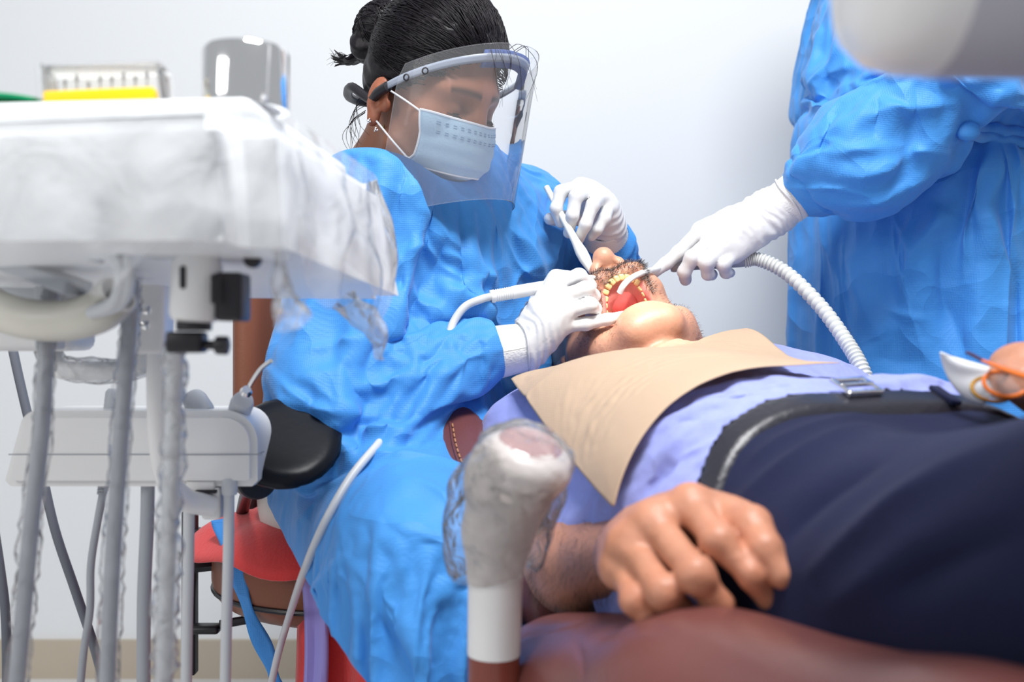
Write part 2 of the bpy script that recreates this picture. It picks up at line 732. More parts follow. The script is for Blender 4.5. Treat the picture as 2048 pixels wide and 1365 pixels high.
def drape(v, F, solid, pin=None, frames=24, shrink=-0.06, tension=18, bending=1.2, mass=0.25, grav=1.0, dist=0.004, quality=6, damp=3.0, fric=12, selfc=False, press=0.0):
    """let a cloth mesh settle over a solid (list of (verts, faces)); returns the settled vertices"""
    me = bpy.data.meshes.new('cloth_tmp')
    me.from_pydata(v.tolist(), [], F.tolist())
    o = bpy.data.objects.new('cloth_tmp', me)
    COL.objects.link(o)
    cols = []
    for sv, sf in solid:
        m2 = bpy.data.meshes.new('solid_tmp')
        m2.from_pydata(sv.tolist(), [], sf.tolist())
        c = bpy.data.objects.new('solid_tmp', m2)
        COL.objects.link(c)
        md = c.modifiers.new('c', 'COLLISION')
        c.collision.thickness_outer = 0.003
        c.collision.cloth_friction = fric
        cols.append(c)
    cl = o.modifiers.new('cloth', 'CLOTH')
    st = cl.settings
    st.quality = quality
    st.mass = mass
    st.tension_stiffness = st.compression_stiffness = tension
    st.shear_stiffness = tension * .6
    st.bending_stiffness = bending
    st.tension_damping = st.compression_damping = st.shear_damping = 10
    st.bending_damping = 1.0
    st.air_damping = damp
    st.shrink_min = shrink
    st.effector_weights.gravity = grav
    if press:
        st.use_pressure = True
        st.uniform_pressure_force = press
    if pin is not None:
        g = o.vertex_groups.new(name='pin')
        for lev in np.unique(np.round(pin, 2)):
            if lev > 0:
                g.add([int(i) for i in np.nonzero(np.round(pin, 2) == lev)[0]], float(lev), 'REPLACE')
        st.vertex_group_mass = 'pin'
    cl.collision_settings.distance_min = dist
    cl.collision_settings.collision_quality = 2
    cl.collision_settings.use_self_collision = selfc
    cl.collision_settings.self_distance_min = 0.004
    cl.point_cache.frame_start = 1
    cl.point_cache.frame_end = frames + 1
    for f in range(1, frames + 1):
        scene.frame_set(f)
    dg = bpy.context.evaluated_depsgraph_get()
    e = o.evaluated_get(dg).data
    r = np.empty(len(e.vertices) * 3)
    e.vertices.foreach_get('co', r)
    for q in [o] + cols:
        d = q.data
        bpy.data.objects.remove(q)
        bpy.data.meshes.remove(d)
    scene.frame_set(1)
    return r.reshape(-1, 3)


def fibers(name, strands, r, material, parent=None, seg=3):
    """hair strands: each an (n,3) polyline, as thin tapered tubes in one mesh"""
    mb = MB()
    for s in strands:
        mb.tube(s, [r, r, r * .8, r * .3], seg=seg, cap=False)
    return link_mesh(name, mb.v, mb.f, material, parent)
# ------------------------------------------------------------------ shared materials
M = {}
M['wall'] = mat('wall_paint', (0.70, 0.722, 0.742), 0.85, bump=0.15, bscale=180)
M['base'] = mat('baseboard_tile', (0.45, 0.39, 0.31), 0.35, mottled=0.06, mscale=6)
M['floor'] = mat('floor_tile', (0.62, 0.62, 0.62), 0.3, mottled=0.05)
M['gown'] = mat('blue_nonwoven', (0.065, 0.345, 0.87), 0.55, spec=0.4, sheen=0.15, weave=0.20, weave_scale=420, bump2=0.5, b2scale=26, voron=6.0, vscale=9, bdist=0.0022, trans=0.16, mottled=0.07, mscale=7)
M['gown_tie'] = M['gown']
M['latex'] = mat('white_latex', (0.70, 0.70, 0.71), 0.42, spec=0.4, sss=0.15, sss_rad=(.6, .6, .6), bump=0.25, bscale=160, bdist=0.001)
M['knit'] = mat('white_knit_cuff', (0.84, 0.84, 0.82), 0.85, bump=0.6, bscale=300)
M['skin_d'] = mat('dark_skin', (0.2, 0.08, 0.045), 0.5, attr=True, sss=0.12, bump=0.3, bscale=240, bdist=0.0008, mottled=0.14, mscale=30)
M['skin_p'] = mat('brown_skin', (0.45, 0.2, 0.11), 0.48, attr=True, sss=0.15, bump=0.45, bscale=150, bdist=0.0012, mottled=0.15, mscale=40)
M['hair'] = mat('black_hair', (0.008, 0.006, 0.009), 0.42, spec=0.28, bump=0.5, bscale=90)
M['mask'] = mat('mask_fabric', (0.52, 0.73, 0.90), 0.75, bump=0.3, bscale=400, trans=0.15)
M['mask_white'] = mat('mask_edging', (0.85, 0.88, 0.92), 0.7)
M['thread'] = mat('blue_thread', (0.18, 0.32, 0.5), 0.7)
M['white'] = mat('white_plastic', (0.80, 0.80, 0.80), 0.28, spec=0.5)
M['tray_white'] = mat('tray_enamel', (0.84, 0.86, 0.88), 0.4)
M['cream'] = mat('cream_plastic', (0.82, 0.80, 0.72), 0.35)
M['grey'] = mat('grey_plastic', (0.36, 0.38, 0.42), 0.4)
M['lgrey'] = mat('light_grey_plastic', (0.58, 0.60, 0.63), 0.4)
M['dgrey'] = mat('dark_grey_rubber', (0.13, 0.14, 0.17), 0.5)
M['black'] = mat('black_plastic', (0.012, 0.011, 0.016), 0.4)
M['blackgloss'] = mat('black_vinyl', (0.008, 0.010, 0.016), 0.26, spec=0.16, bump=0.15, bscale=160, bdist=0.0004, mottled=0.2, mscale=25)
M['steel'] = mat('polished_steel', (0.93, 0.93, 0.94), 0.10, metal=1.0)
M['brass'] = mat('brass', (0.62, 0.34, 0.10), 0.3, metal=1.0)
M['copper'] = mat('copper_metal', (0.75, 0.42, 0.25), 0.25, metal=1.0)
M['gold'] = mat('gold', (0.85, 0.5, 0.12), 0.25, metal=1.0)
M['yellow'] = mat('yellow_plastic', (1.0, 0.62, 0.005), 0.4)
M['green'] = mat('green_plastic', (0.01, 0.42, 0.18), 0.4)
M['leather'] = mat('brown_leather', (0.150, 0.050, 0.044), 0.33, spec=0.5, bump=0.5, bscale=260, bdist=0.0007, mottled=0.1, mscale=14)
M['leather2'] = mat('tan_leather', (0.20, 0.065, 0.032), 0.42, bump=0.4, bscale=260, bdist=0.0007)
M['red'] = mat('red_fabric', (0.70, 0.035, 0.035), 0.7, sheen=0.3, bump=0.4, bscale=200, bump2=0.8, b2scale=14)
M['lilac'] = mat('lilac_scarf', (0.33, 0.30, 0.72), 0.75, bump2=0.6, b2scale=20)
M['offwhite'] = mat('offwhite_cotton', (0.74, 0.72, 0.68), 0.8)
M['shirt'] = mat('periwinkle_cotton', (0.315, 0.365, 0.80), 0.8, sheen=0.2, weave=0.15, weave_scale=700, bump2=0.5, b2scale=16, voron=1.0, vscale=16, mottled=0.10, mscale=120, stretch=(1, 0.25, 1), bdist=0.002)
M['navy'] = mat('navy_trouser_cloth', (0.0095, 0.013, 0.046), 0.8, sheen=0.05, spec=0.18, bump=0.25, bscale=500, bump2=0.6, b2scale=9, bdist=0.003)
M['bib'] = mat('tan_nonwoven', (0.67, 0.49, 0.345), 0.75, weave=0.10, weave_scale=420, bump2=0.5, b2scale=14, voron=1.2, vscale=7, trans=0.18)
M['belt'] = mat('black_leather', (0.02, 0.02, 0.03), 0.32, bump=0.3, bscale=200)
M['bluecloth'] = mat('headrest_cover', (0.03, 0.08, 0.45), 0.7, trans=0.1)
M['tooth'] = mat('teeth_enamel', (0.88, 0.62, 0.30), 0.28, sss=0.2, sss_rad=(1, .6, .3), mottled=0.25, mscale=160)
M['gum'] = mat('gum', (0.62, 0.12, 0.11), 0.25, sss=0.3, spec=0.6)
M['film'] = film_mat('clear_plastic_film', gloss=0.10, haze=0.22, bump=0.8, bscale=16)
M['film4'] = film_mat('loose_bag_film', gloss=0.20, haze=0.13, bump=1.0, bscale=38, rough=0.14)
M['film3'] = film_mat('thin_sleeve_film', gloss=0.12, haze=0.13, bump=0.6, bscale=60, rough=0.2)
M['film2'] = film_mat('clear_sleeve_film', gloss=0.14, haze=0.30, bump=0.9, bscale=45, rough=0.18)
M['visor'] = film_mat('clear_visor_sheet', gloss=0.16, haze=0.09, bump=0.12, bscale=6, rough=0.05, tint=(0.97, 0.98, 1.0))
M['clear'] = film_mat('clear_acrylic', gloss=0.08, haze=0.10, bump=0.0, rough=0.05)
M['tip'] = film_mat('clear_suction_tip', gloss=0.15, haze=0.60, bump=0.1, rough=0.08)
M['amber'] = mat('orange_acetate', (0.75, 0.16, 0.01), 0.2, coat=0.5)
M['tissue'] = mat('white_tissue', (0.85, 0.86, 0.90), 0.9, trans=0.2)


# ------------------------------------------------------------------ a hand as a distance field
def hand_field(wr_prev, wrist, fingers, thumb, wr=0.026, scale=1.0, grow=0.0, h=0.0022, webbing=0.012, knuckle=0.0):
    """fingers: 4 lists of [mcp,pip,dip,tip]; thumb: [cmc,mcp,ip,tip]; wr_prev: a point up the forearm"""
    allp = np.array([wr_prev, wrist] + [p for f in fingers for p in f] + list(thumb))
    F = Field(allp.min(0) - 0.05, allp.max(0) + 0.05, h)
    s = scale
    g = grow
    w = np.asarray(wrist, float)
    F.cap(wr_prev, w, (wr + .004) * s + g, wr * .92 * s + g)
    mc = [np.asarray(f[0], float) for f in fingers]
    # metacarpals fan out of the wrist
    across = unit(mc[3] - mc[0])
    for i in range(4):
        base = w + across * (i - 1.5) * 0.0095 * s
        F.cap(base, mc[i], 0.0150 * s + g, (0.0112, 0.0115, 0.0108, 0.0098)[i] * s + g, 0.022 * s)
    for i in range(3):
        F.cap(w * .45 + mc[i] * .55, w * .45 + mc[i + 1] * .55, 0.0115 * s + g, None, 0.02 * s)
        F.cap(mc[i] * .88 + w * .12, mc[i + 1] * .88 + w * .12, 0.0098 * s + g, None, webbing * s)
    rad = [(0.0098, 0.0090, 0.0080, 0.0070), (0.0100, 0.0092, 0.0082, 0.0072), (0.0095, 0.0088, 0.0078, 0.0068), (0.0085, 0.0078, 0.0070, 0.0061)]
    t = [np.asarray(q, float) for q in thumb]
    F.cap(w * .7 + t[0] * .3, t[0], 0.014 * s + g, 0.0155 * s + g, 0.02 * s)
    F.cap(t[0], t[1], 0.0155 * s + g, 0.0118 * s + g, 0.014 * s)
    F.cap(t[0] * .5 + t[1] * .5, mc[0] * .6 + w * .4, 0.0085 * s + g, None, 0.02 * s)
    F.cap(t[1], t[2], 0.0115 * s + g, 0.0102 * s + g, 0.005 * s)
    F.cap(t[2], t[3], 0.0104 * s + g, 0.0082 * s + g, 0.004 * s)
    for i, f in enumerate(fingers):
        r = np.array(rad[i]) * s + g
        # each finger in a field of its own first so that neighbours touch without melting together
        q = [np.asarray(p, float) for p in f]
        pts = np.array(q)
        G = Field(pts.min(0) - 0.03 * s, pts.max(0) + 0.03 * s, h)
        G.lo = F.lo + np.round((G.lo - F.lo) / h) * h
        G.ax = [G.lo[k] + np.arange(G.n[k]) * h for k in range(3)]
        G.cap(q[0], q[1], r[0], r[1])
        G.cap(q[1], q[2], r[1] * .96, r[2], 0.005 * s)
        G.cap(q[2], q[3], r[2] * .97, r[3], 0.004 * s)
        if knuckle:
            G.ell(q[1], (r[1] + knuckle,) * 3, None, 0.006)
            G.ell(q[0], (r[0] + knuckle * 1.6,) * 3, None, 0.01)
        off = np.round((G.lo - F.lo) / h).astype(int)
        a0 = np.maximum(off, 0)
        a1 = np.minimum(off + G.n, F.n)
        sl = tuple(slice(a0[k], a1[k]) for k in range(3))
        sg = tuple(slice(a0[k] - off[k], a1[k] - off[k]) for k in range(3))
        A, B = F.D[sl], G.D[sg]
        X, Y, Z = F.ax[0][sl[0]][:, None, None], F.ax[1][sl[1]][None, :, None], F.ax[2][sl[2]][None, None, :]
        dm = np.sqrt((X - q[0][0]) ** 2 + (Y - q[0][1]) ** 2 + (Z - q[0][2]) ** 2)
        k = 0.0022 * s + 0.012 * s * np.clip(1 - dm / (0.024 * s), 0, 1)
        hh = np.maximum(k - np.abs(A - B), 0) / k
        F.D[sl] = np.minimum(A, B) - hh * hh * k * .25
    return F


def wrinkle(freq, amp, seed=0, stretch=(1, 1, 1)):
    st = np.asarray(stretch, float)
    return lambda p: amp * (1 - np.abs(vnoise(p * st, freq, seed)) * 2) + amp * .5 * vnoise(p * st, freq * 2.1, seed + 3)


def ridges(segs):
    """folds along given segments: (a, b, width, height)"""
    def fn(p):
        out = 0
        for a, b, w, hgt in segs:
            a, b = np.asarray(a), np.asarray(b)
            ab = b - a
            t = np.clip(((p - a) @ ab) / (ab @ ab), 0, 1)
            d = np.linalg.norm(p - a - t[:, None] * ab, axis=1)
            out = out - hgt * np.exp(-(d / w) ** 2) * np.sin(np.pi * np.clip(t * .96 + .02, 0, 1)) ** .5
        return out
    return fn
# ================================================================== THE DENTIST (seated)
D_H = V(-0.116, 1.345, 1.086)          # between the ears
_yaw, _pit, _rol = math.radians(35), math.radians(23), math.radians(-3)
_f = V(math.cos(_pit) * math.cos(_yaw), -math.cos(_pit) * math.sin(_yaw), -math.sin(_pit))
_s = unit(np.cross(_f, V(0, 0, 1)))
_u = np.cross(_s, _f)
_s, _u = _s * math.cos(_rol) + _u * math.sin(_rol), _u * math.cos(_rol) - _s * math.sin(_rol)
D_R = np.array([_f, _s, _u])


def dh(f, s, u):
    return D_H + f * D_R[0] + s * D_R[1] + u * D_R[2]


d_neck = V(-0.172, 1.415, 0.975)
d_rsh, d_lsh = P(745, 425, 1.31), P(1032, 418, 1.56)
d_rel, d_rwr = P(628, 772, 1.215), P(1032, 698, 1.275)
d_lel, d_lwr = P(1222, 570, 1.62), P(1208, 452, 1.46)
d_pel = V(-0.170, 1.475, 0.56)
d_rhip, d_lhip = d_pel + V(-.055, -.075, -.02), d_pel + V(.055, .075, -.02)
d_rkn, d_lkn = P(870, 1130, 1.08), P(990, 1120, 1.36)
d_ran, d_lan = V(d_rkn[0] - .03, d_rkn[1] + .05, 0.08), V(d_lkn[0] - .03, d_lkn[1] + .05, 0.08)
_sh = unit(d_lsh - d_rsh)
d_mid = (d_rsh + d_lsh) / 2


def dentist_head_field(h):
    F = Field(D_H - .21, D_H + .19, h)
    R = D_R
    F.ell(dh(.004, 0, .045), (.083, .070, .086), R)
    F.ell(dh(.038, 0, -.012), (.058, .057, .085), R, .03)
    for s in (-1, 1):
        F.cap(dh(.083, s * .014, .030), dh(.068, s * .046, .027), .009, .009, .024)
        F.ell(dh(.056, s * .038, -.022), (.022, .022, .022), R, .03)
        F.cap(dh(.012, s * .050, -.062), dh(.072, s * .014, -.096), .017, .016, .03)
    F.ell(dh(.074, 0, -.095), (.020, .02, .018), R, .02)
    for s in (-1, 1):
        F.ell(dh(.096, s * .031, .008), (.013, .018, .011), R, .012, 'cut')
        F.ell(dh(.0715, s * .031, .005), (.0155, .0165, .0135), R, .004)
    F.cap(dh(.086, 0, .022), dh(.112, 0, -.028), .0065, .0105, .016)
    for s in (-1, 1):
        F.ell(dh(.101, s * .012, -.032), (.010, .008, .008), R, .008)
    F.cap(dh(.091, -.018, -.060), dh(.091, .018, -.060), .008, .008, .01)
    F.cap(dh(-.022, 0, -.02), d_neck, .052, .054, .03)
    F.cap(d_neck, d_mid + V(0, 0, .01), .06, .07, .05)
    F.cap(d_neck, d_rsh + V(.03, .03, .0), .048, .05, .05)
    for s in (-1, 1):
        Re = np.array([unit(D_R[0] - .12 * D_R[2]), D_R[1], unit(D_R[2] + .12 * D_R[0])])
        F.ell(dh(-.012, s * .078, -.010), (.017, .007, .027), Re, .005)
        F.ell(dh(-.006, s * .086, -.011), (.009, .008, .017), Re, .004, 'cut')
        F.ell(dh(.006, s * .077, -.018), (.006, .006, .009), Re, .004)
        F.ell(dh(-.009, s * .079, -.038), (.010, .006, .012), Re, .006)
        F.cap(dh(-.016, s * .082, -.026), dh(-.010, s * .083, .002), .0035, .003, .004)
    return F


def build_dentist():
    # ---- body: head and neck fine, the rest of the figure coarser, one mesh
    F = dentist_head_field(.0028)
    hv, hf = F.mesh(relax=1)
    loc = (hv - D_H) @ D_R.T
    base = V(0.33, 0.135, 0.075)
    col = np.tile(base, (len(hv), 1))
    lid = ((loc[:, 0] - .083) / .02) ** 2 + ((np.abs(loc[:, 1]) - .031) / .02) ** 2 + ((loc[:, 2] - .006) / .013) ** 2
    col *= (1 - .35 * np.exp(-lid))[:, None]
    brow = np.exp(-((loc[:, 2] - .030 + 6 * (np.abs(loc[:, 1]) - .03) ** 2) / .0045) ** 2) * (np.abs(loc[:, 1]) > .010) * (np.abs(loc[:, 1]) < .050) * (loc[:, 0] > .055)
    col = col * (1 - .8 * brow)[:, None]
    ear = np.abs(loc[:, 1]) > .068
    col[ear] *= V(1.15, .95, .9)
    # torso, legs and arms under the clothes
    lo, hi = V(-.62, 1.0, .02), V(.30, 1.85, 1.06)
    B = Field(lo, hi, .010)
    B.chain([d_pel, d_pel * .5 + d_mid * .5, d_mid + V(0, 0, -.06)], [.10, .09, .088], .08)
    for sg, hip, kn, an, sh, el, wr in ((1, d_rhip, d_rkn, d_ran, d_rsh, d_rel, d_rwr), (-1, d_lhip, d_lkn, d_lan, d_lsh, d_lel, d_lwr)):
        B.cap(d_mid + V(0, 0, -.05), sh, .080, .048, .05)
        B.cap(hip, kn, .08, .056, .05)
        B.cap(kn, an, .052, .035, .03)
        B.cap(an, an + unit(V(.8, -.55, -.1)) * .14, .036, .026, .02)
        B.cap(sh, el, .047, .038, .03)
        B.cap(el, wr, .036, .025, .02)
    B.cap(d_mid, d_neck, .075, .055, .05)
    bv, bf = B.mesh(relax=2)
    v, f = join([(hv, hf), (bv, bf)])
    c = np.concatenate([col, np.tile(base * .9, (len(bv), 1))])
    body = link_mesh('person', v, f, M['skin_d'], col=c)
    tag(body, 'seated dental worker in face shield, mask and blue gown leaning over the patient', 'person')

    # ---- hair
    Hf = Field(D_H - .2, D_H + .2, .0032)
    hc, hr = dh(.003, 0, .054), V(.097, .082, .101)
    Hf.ell(hc, hr, D_R)
    Hf.ell(dh(-.030, 0, .01), (.060, .066, .060), D_R, .03)
    n = unit(.92 * D_R[0] - D_R[2])
    Hf.put(lambda X, Y, Z: -((X - dh(.088, 0, .082)[0]) * n[0] + (Y - dh(.088, 0, .082)[1]) * n[1] + (Z - dh(.088, 0, .082)[2]) * n[2]) - .0, D_H - .2, D_H + .2, .02, 'cut', 0)
    for s in (-1, 1):
        Hf.ell(dh(-.006, s * .088, -.014), (.026, .03, .032), D_R, .006, 'cut')
    bun = dh(-.113, 0, .066)
    Hf.ell(bun, (.036, .038, .042), D_R, .012)
    Hf.ell(dh(-.116, .012, .042), (.024, .028, .024), D_R, .01)

    def strand_groove(p):
        q = (p - hc) @ D_R.T
        ang = np.arctan2(q[:, 2] - .06, q[:, 1])
        return .0011 * np.sin(ang * 46 + 3 * vnoise(p, 18)) + .002 * vnoise(p, 40)
    Hf.disp(strand_groove)
    v, f = Hf.mesh(relax=1)
    hair = link_mesh('hair', v, f, M['hair'], body)
    hair['label'] = 'black hair tied back in a bun'
    bd = unit((bun - hc) @ D_R.T / hr)
    strands = []
    for i in range(1500):
        a = RNG.uniform(-1, 1)
        fr = RNG.uniform(-.15, 1)
        st = V(.088, 0, .082) + V(-.10 * abs(a) ** 1.4, .072 * a, -.085 * abs(a) ** 1.5)
        st = st + V(-.06 * max(-fr, 0), 0, 0) - V(.012, 0, 0.054) * 0
        d0 = unit((st - V(.003, 0, .054)) / hr + RNG.normal(0, .02, 3))
        d1 = unit(bd + RNG.normal(0, .10, 3))
        if fr < .55:
            d0 = unit(d0 * (1 - .8 * RNG.random()) + bd * .5 + V(0, a * .9, .55 * (1 - abs(a)) + .1) * RNG.random())
        om = math.acos(np.clip(d0 @ d1, -1, 1))
        rr = 1.006 + .022 * RNG.random()
        pts = []
        for t in np.linspace(0, 1, 9):
            d = (math.sin((1 - t) * om) * d0 + math.sin(t * om) * d1) / max(math.sin(om), 1e-4)
            q = d * hr * (rr + .02 * math.sin(math.pi * t) * RNG.random())
            pts.append(hc + q @ D_R)
        strands.append(np.array(pts))
    for i in range(260):                      # the bun's coils
        ax = unit(RNG.normal(0, 1, 3) * V(.4, 1, .6))
        b = unit(np.cross(ax, V(.3, .2, 1)))
        c2 = np.cross(ax, b)
        t0 = RNG.uniform(0, 6.28)
        pts = [bun + ((math.cos(t) * b + math.sin(t) * c2) * V(.0375, .0395, .0435) * RNG.uniform(.99, 1.03)) @ D_R for t in np.linspace(t0, t0 + 2.2, 8)]
        strands.append(np.array(pts))
    fibers('hair_strand_layer', strands, .00075, M['hair'], hair)
    loose = [[], [], []]
    for i in range(34):                       # flyaway hairs over the brow, nape and bun
        k = i % 3
        if k == 0:
            p0 = dh(.085, RNG.uniform(-.05, .05), .09)
            pts = [p0, p0 + .02 * D_R[0] + .015 * D_R[2], p0 + RNG.uniform(.03, .06) * D_R[0] - .005 * D_R[2], p0 + RNG.uniform(.04, .08) * D_R[0] - RNG.uniform(.02, .07) * D_R[2]]
        elif k == 1:
            p0 = dh(-.055, .05, -.02 + RNG.uniform(-.02, .01))
            pts = [p0, p0 - .02 * D_R[0] - .02 * D_R[2], p0 - RNG.uniform(.0, .03) * D_R[0] - .045 * D_R[2], p0 + RNG.uniform(-.01, .02) * D_R[0] - RNG.uniform(.055, .075) * D_R[2]]
        else:
            p0 = dh(-.125, .02, .034)
            pts = [p0, p0 - .02 * D_R[0] - .012 * D_R[2], p0 - .038 * D_R[0] - RNG.uniform(.012, .024) * D_R[2], p0 - RNG.uniform(.045, .06) * D_R[0] - RNG.uniform(.01, .035) * D_R[2]]
        loose[k].append(spline(pts, 5))
    for nm, st in zip(('brow_flyaways', 'nape_wisps', 'bun_wisps'), loose):
        fibers(nm, st, .0005, M['hair'], hair)
    tie = MB()
    for q in range(14):
        p0 = dh(-.122, .01, .032)
        tie.tube(spline([p0 + RNG.normal(0, .006, 3), p0 + (-.03) * D_R[0] - .018 * D_R[2] + RNG.normal(0, .004, 3), p0 - .055 * D_R[0] - .022 * D_R[2] + RNG.normal(0, .006, 3)], 5), [.0035, .003, .0006], 6)
    tie.build('hair_tail', M['hair'], hair)

    # ---- eyelashes, ear studs, necklace
    for s in (-1, 1):
        lash = []
        for k in range(26):
            t = k / 25 * 2 - 1
            p0 = dh(.0858 - .008 * t * t, s * (.031 + .0155 * t), -.0015 + .003 * t * t)
            lash.append(np.array([p0, p0 + .004 * D_R[0] - .003 * D_R[2], p0 + .0065 * D_R[0] - .0055 * D_R[2] + .002 * t * s * D_R[1]]))
        ll = MB()
        ll.tube(np.array([dh(.0715 + .0160 * math.sqrt(max(0, 1 - (ds / .0168) ** 2 - (.0055 / .0138) ** 2)), s * (.031 + ds), -.0005) for ds in np.linspace(-.0138, .0138, 15)]), [.0004, .0009, .0009, .0004], 8)
        ll.build('lash_line', M['hair'], body)
        fibers('eyelashes', lash, .00035, M['hair'], body)
    for (f_, u_, nst) in ((-.008, -.043, 4), (.008, -.050, 3)):
        e = MB()
        c0 = dh(f_, .0865, u_)
        for k in range(nst):
            a = k / nst * 6.283
            e.ball(c0 + .0023 * (math.cos(a) * D_R[0] + math.sin(a) * D_R[2]), .0017, 1)
        e.ball(c0 + .001 * D_R[1], .0016, 1)
        e.build('ear_stud', M['steel'], body)
    nk = MB()
    nk.tube(spline([P(768, 250, 1.31), P(766, 272, 1.318), P(772, 300, 1.318), P(782, 322, 1.315), P(800, 345, 1.30)], 6), .0011, 6)
    o = nk.build('necklace', M['gold'], body)
    o['label'] = 'thin gold chain'

    # ---- surgical mask
    mk = MB()
    nu, nv = 41, 26
    g = np.zeros((nv, nu, 3))
    for j in range(nv):
        for i in range(nu):
            t = i / (nu - 1) * 2 - 1
            w = j / (nv - 1)
            fr = .123 - .062 * abs(t) ** 1.9 - .006 * (1 - w) + .006 * math.sin(math.pi * w)
            fr += .0022 * (abs(((w * 4.0) % 1) - .5) * 2 - .5) * (w > .22) * (1 - abs(t) ** 4)
            if w > .8:
                fr -= (w - .8) * .05
            uu = -.012 - .062 * w - .006 * (1 - abs(t)) * w * 0 + .006 * (1 - w) * (1 - t * t) + .004 * abs(t) * (1 - 2 * w)
            g[j, i] = dh(fr, t * .0655, uu)
    for _ in range(3):
        q = g.reshape(-1, 3)
        dd = F.sample(q)
        q = q + F.grad(q) * np.maximum(.0035 - dd, 0)[:, None]
        g = q.reshape(nv, nu, 3)
    mk.sheet(g)
    mask = mk.build('face_mask', M['mask'], body, solid=.0012)
    mask['label'] = 'pale blue pleated surgical mask'
    ed = MB()
    for row in (g[0], g[-1], g[:, 0], g[:, -1]):
        ed.tube(row, .0016, 6, flat=1)
    ed.build('edging', M['mask_white'], mask)
    st = MB()
    for j0 in (3, 4, 7, 8):
        for i in range(2, nu - 3, 2):
            a, b = g[j0, i] + .0012 * D_R[0], g[j0, i + 1] + .0012 * D_R[0]
            st.tube(np.array([a, b * .9 + a * .1]), .00045, 5)
    st.build('stitching', M['thread'], mask)
    under = MB()
    g2 = np.zeros((10, nu, 3))
    for j in range(10):
        for i in range(nu):
            t = i / (nu - 1) * 2 - 1
            w = j / 9
            g2[j, i] = dh(.112 - .060 * abs(t) ** 1.9 - .035 * w ** 1.3, t * (.064 - .012 * w), -.070 - .036 * w * (1 - .5 * t * t))
    under.sheet(g2)
    under.build('chin_fold', M['mask'], mask, solid=.0012)
    for u0, u1 in ((-.010, .004), (-.072, -.040)):
        for sgn in (1, -1):
            lp = MB()
            lp.tube(spline([dh(.0535, sgn * .064, u0), dh(.028, sgn * .073, u0 * .6 + u1 * .4 + .002), dh(.0, sgn * .0815, u1)], 8), .0013, 7)
            lp.build('ear_loop', M['mask_white'], mask)

    # ---- face shield
    def ring(th, rad, up, cf=.030):
        f_, s_ = cf + rad * math.cos(th), rad * .93 * math.sin(th)
        return f_, s_, .012 + .66 * (f_ - .015) + up

    nt, nh = 61, 15
    th = np.linspace(math.radians(-88), math.radians(88), nt)
    g = np.zeros((nh, nt, 3))
    for j in range(nh):
        w = j / (nh - 1)
        for i in range(nt):
            t2 = th[i] * (1 - .05 * w)
            if j in (0, 1, nh - 2, nh - 1):   # rounded corners
                lim = math.radians(88) * (1 - (.045 if j in (0, nh - 1) else .012))
                t2 = np.clip(t2, -lim, lim)
            f_, s_, u_ = ring(t2, .1085 + .008 * w, 0)
            low = .196 - .028 * max(0, math.cos(t2)) * 0
            g[j, i] = dh(f_ + .022 * w, s_, u_ + .012 - low * w)
    sh = MB()
    sh.sheet(g)
    vis = sh.build('face_shield', M['visor'], body, auto=False)
    vis['label'] = 'clear curved visor sheet on a headband'
    rim = MB()
    for row in (g[0], g[-1], g[:, 0], g[:, -1]):
        rim.tube(row, .00045, 5)
    rim.build('visor_edge', M['clear'], vis)
    for k, tt in enumerate((-38, -8, 10, 30, 68, 80)):
        t2 = math.radians(tt)
        f_, s_, u_ = ring(t2, .1095, 0)
        c0 = dh(f_, s_, u_ - (.004 if tt < 50 else .008))
        out = unit(math.cos(t2) * D_R[0] + math.sin(t2) * D_R[1])
        b = MB()
        b.lathe([(.0044, 0), (.0046, .0009), (.0030, .0012), (.0028, 0)], c0, out, 16, cap=False)
        b.build('snap_ring', M['clear'] if tt < 50 else M['black'], vis)
    bd_ = MB()
    gb = np.array([[dh(*ring(a, .0985 if abs(a) < 1.9 else .099, .004 - .011 * k / 3)) for a in np.linspace(math.radians(-118), math.radians(118), 60)] for k in range(4)])
    bd_.sheet(gb)
    bd_.build('headband', mat('bluish_band', (.30, .34, .42), .35), vis, solid=.0015)
    fm = MB()
    gb = np.array([[dh(*ring(a, .095, .010 - .022 * k / 3)) for a in np.linspace(math.radians(-52), math.radians(30), 30)] for k in range(4)])
    fm.sheet(gb)
    fo = fm.build('foam_pad', mat('navy_foam', (.05, .09, .26), .9), vis, solid=.008)
    stp = MB()
    pts = [dh(*ring(math.radians(a), .0985, -.003)) for a in (100, 112, 124)] + [dh(-.070, .070, -.012), dh(-.106, .038, -.028), dh(-.118, 0, -.034), dh(-.106, -.038, -.028), dh(-.070, -.070, -.012)] + [dh(*ring(math.radians(a), .0985, -.003)) for a in (-124, -112, -100)]
    stp.tube(spline(pts, 6), .0065, 10, flat=1.0)
    stp.build('elastic_strap', M['black'], vis)
    return body


dentist = build_dentist()
# ================================================================== THE ROOM
def slab(name, c, size, m):
    return tag(MB().box(c, size, 0).build(name, m, smooth=False), kind='structure')


slab('wall_back', (0, 2.31, 1.35), (6.4, .12, 2.7), M['wall'])
slab('floor', (0, .6, -.05), (6.4, 3.5, .1), M['floor'])
slab('baseboard_back', (0, 2.244, .043), (6.4, .012, .086), M['base'])
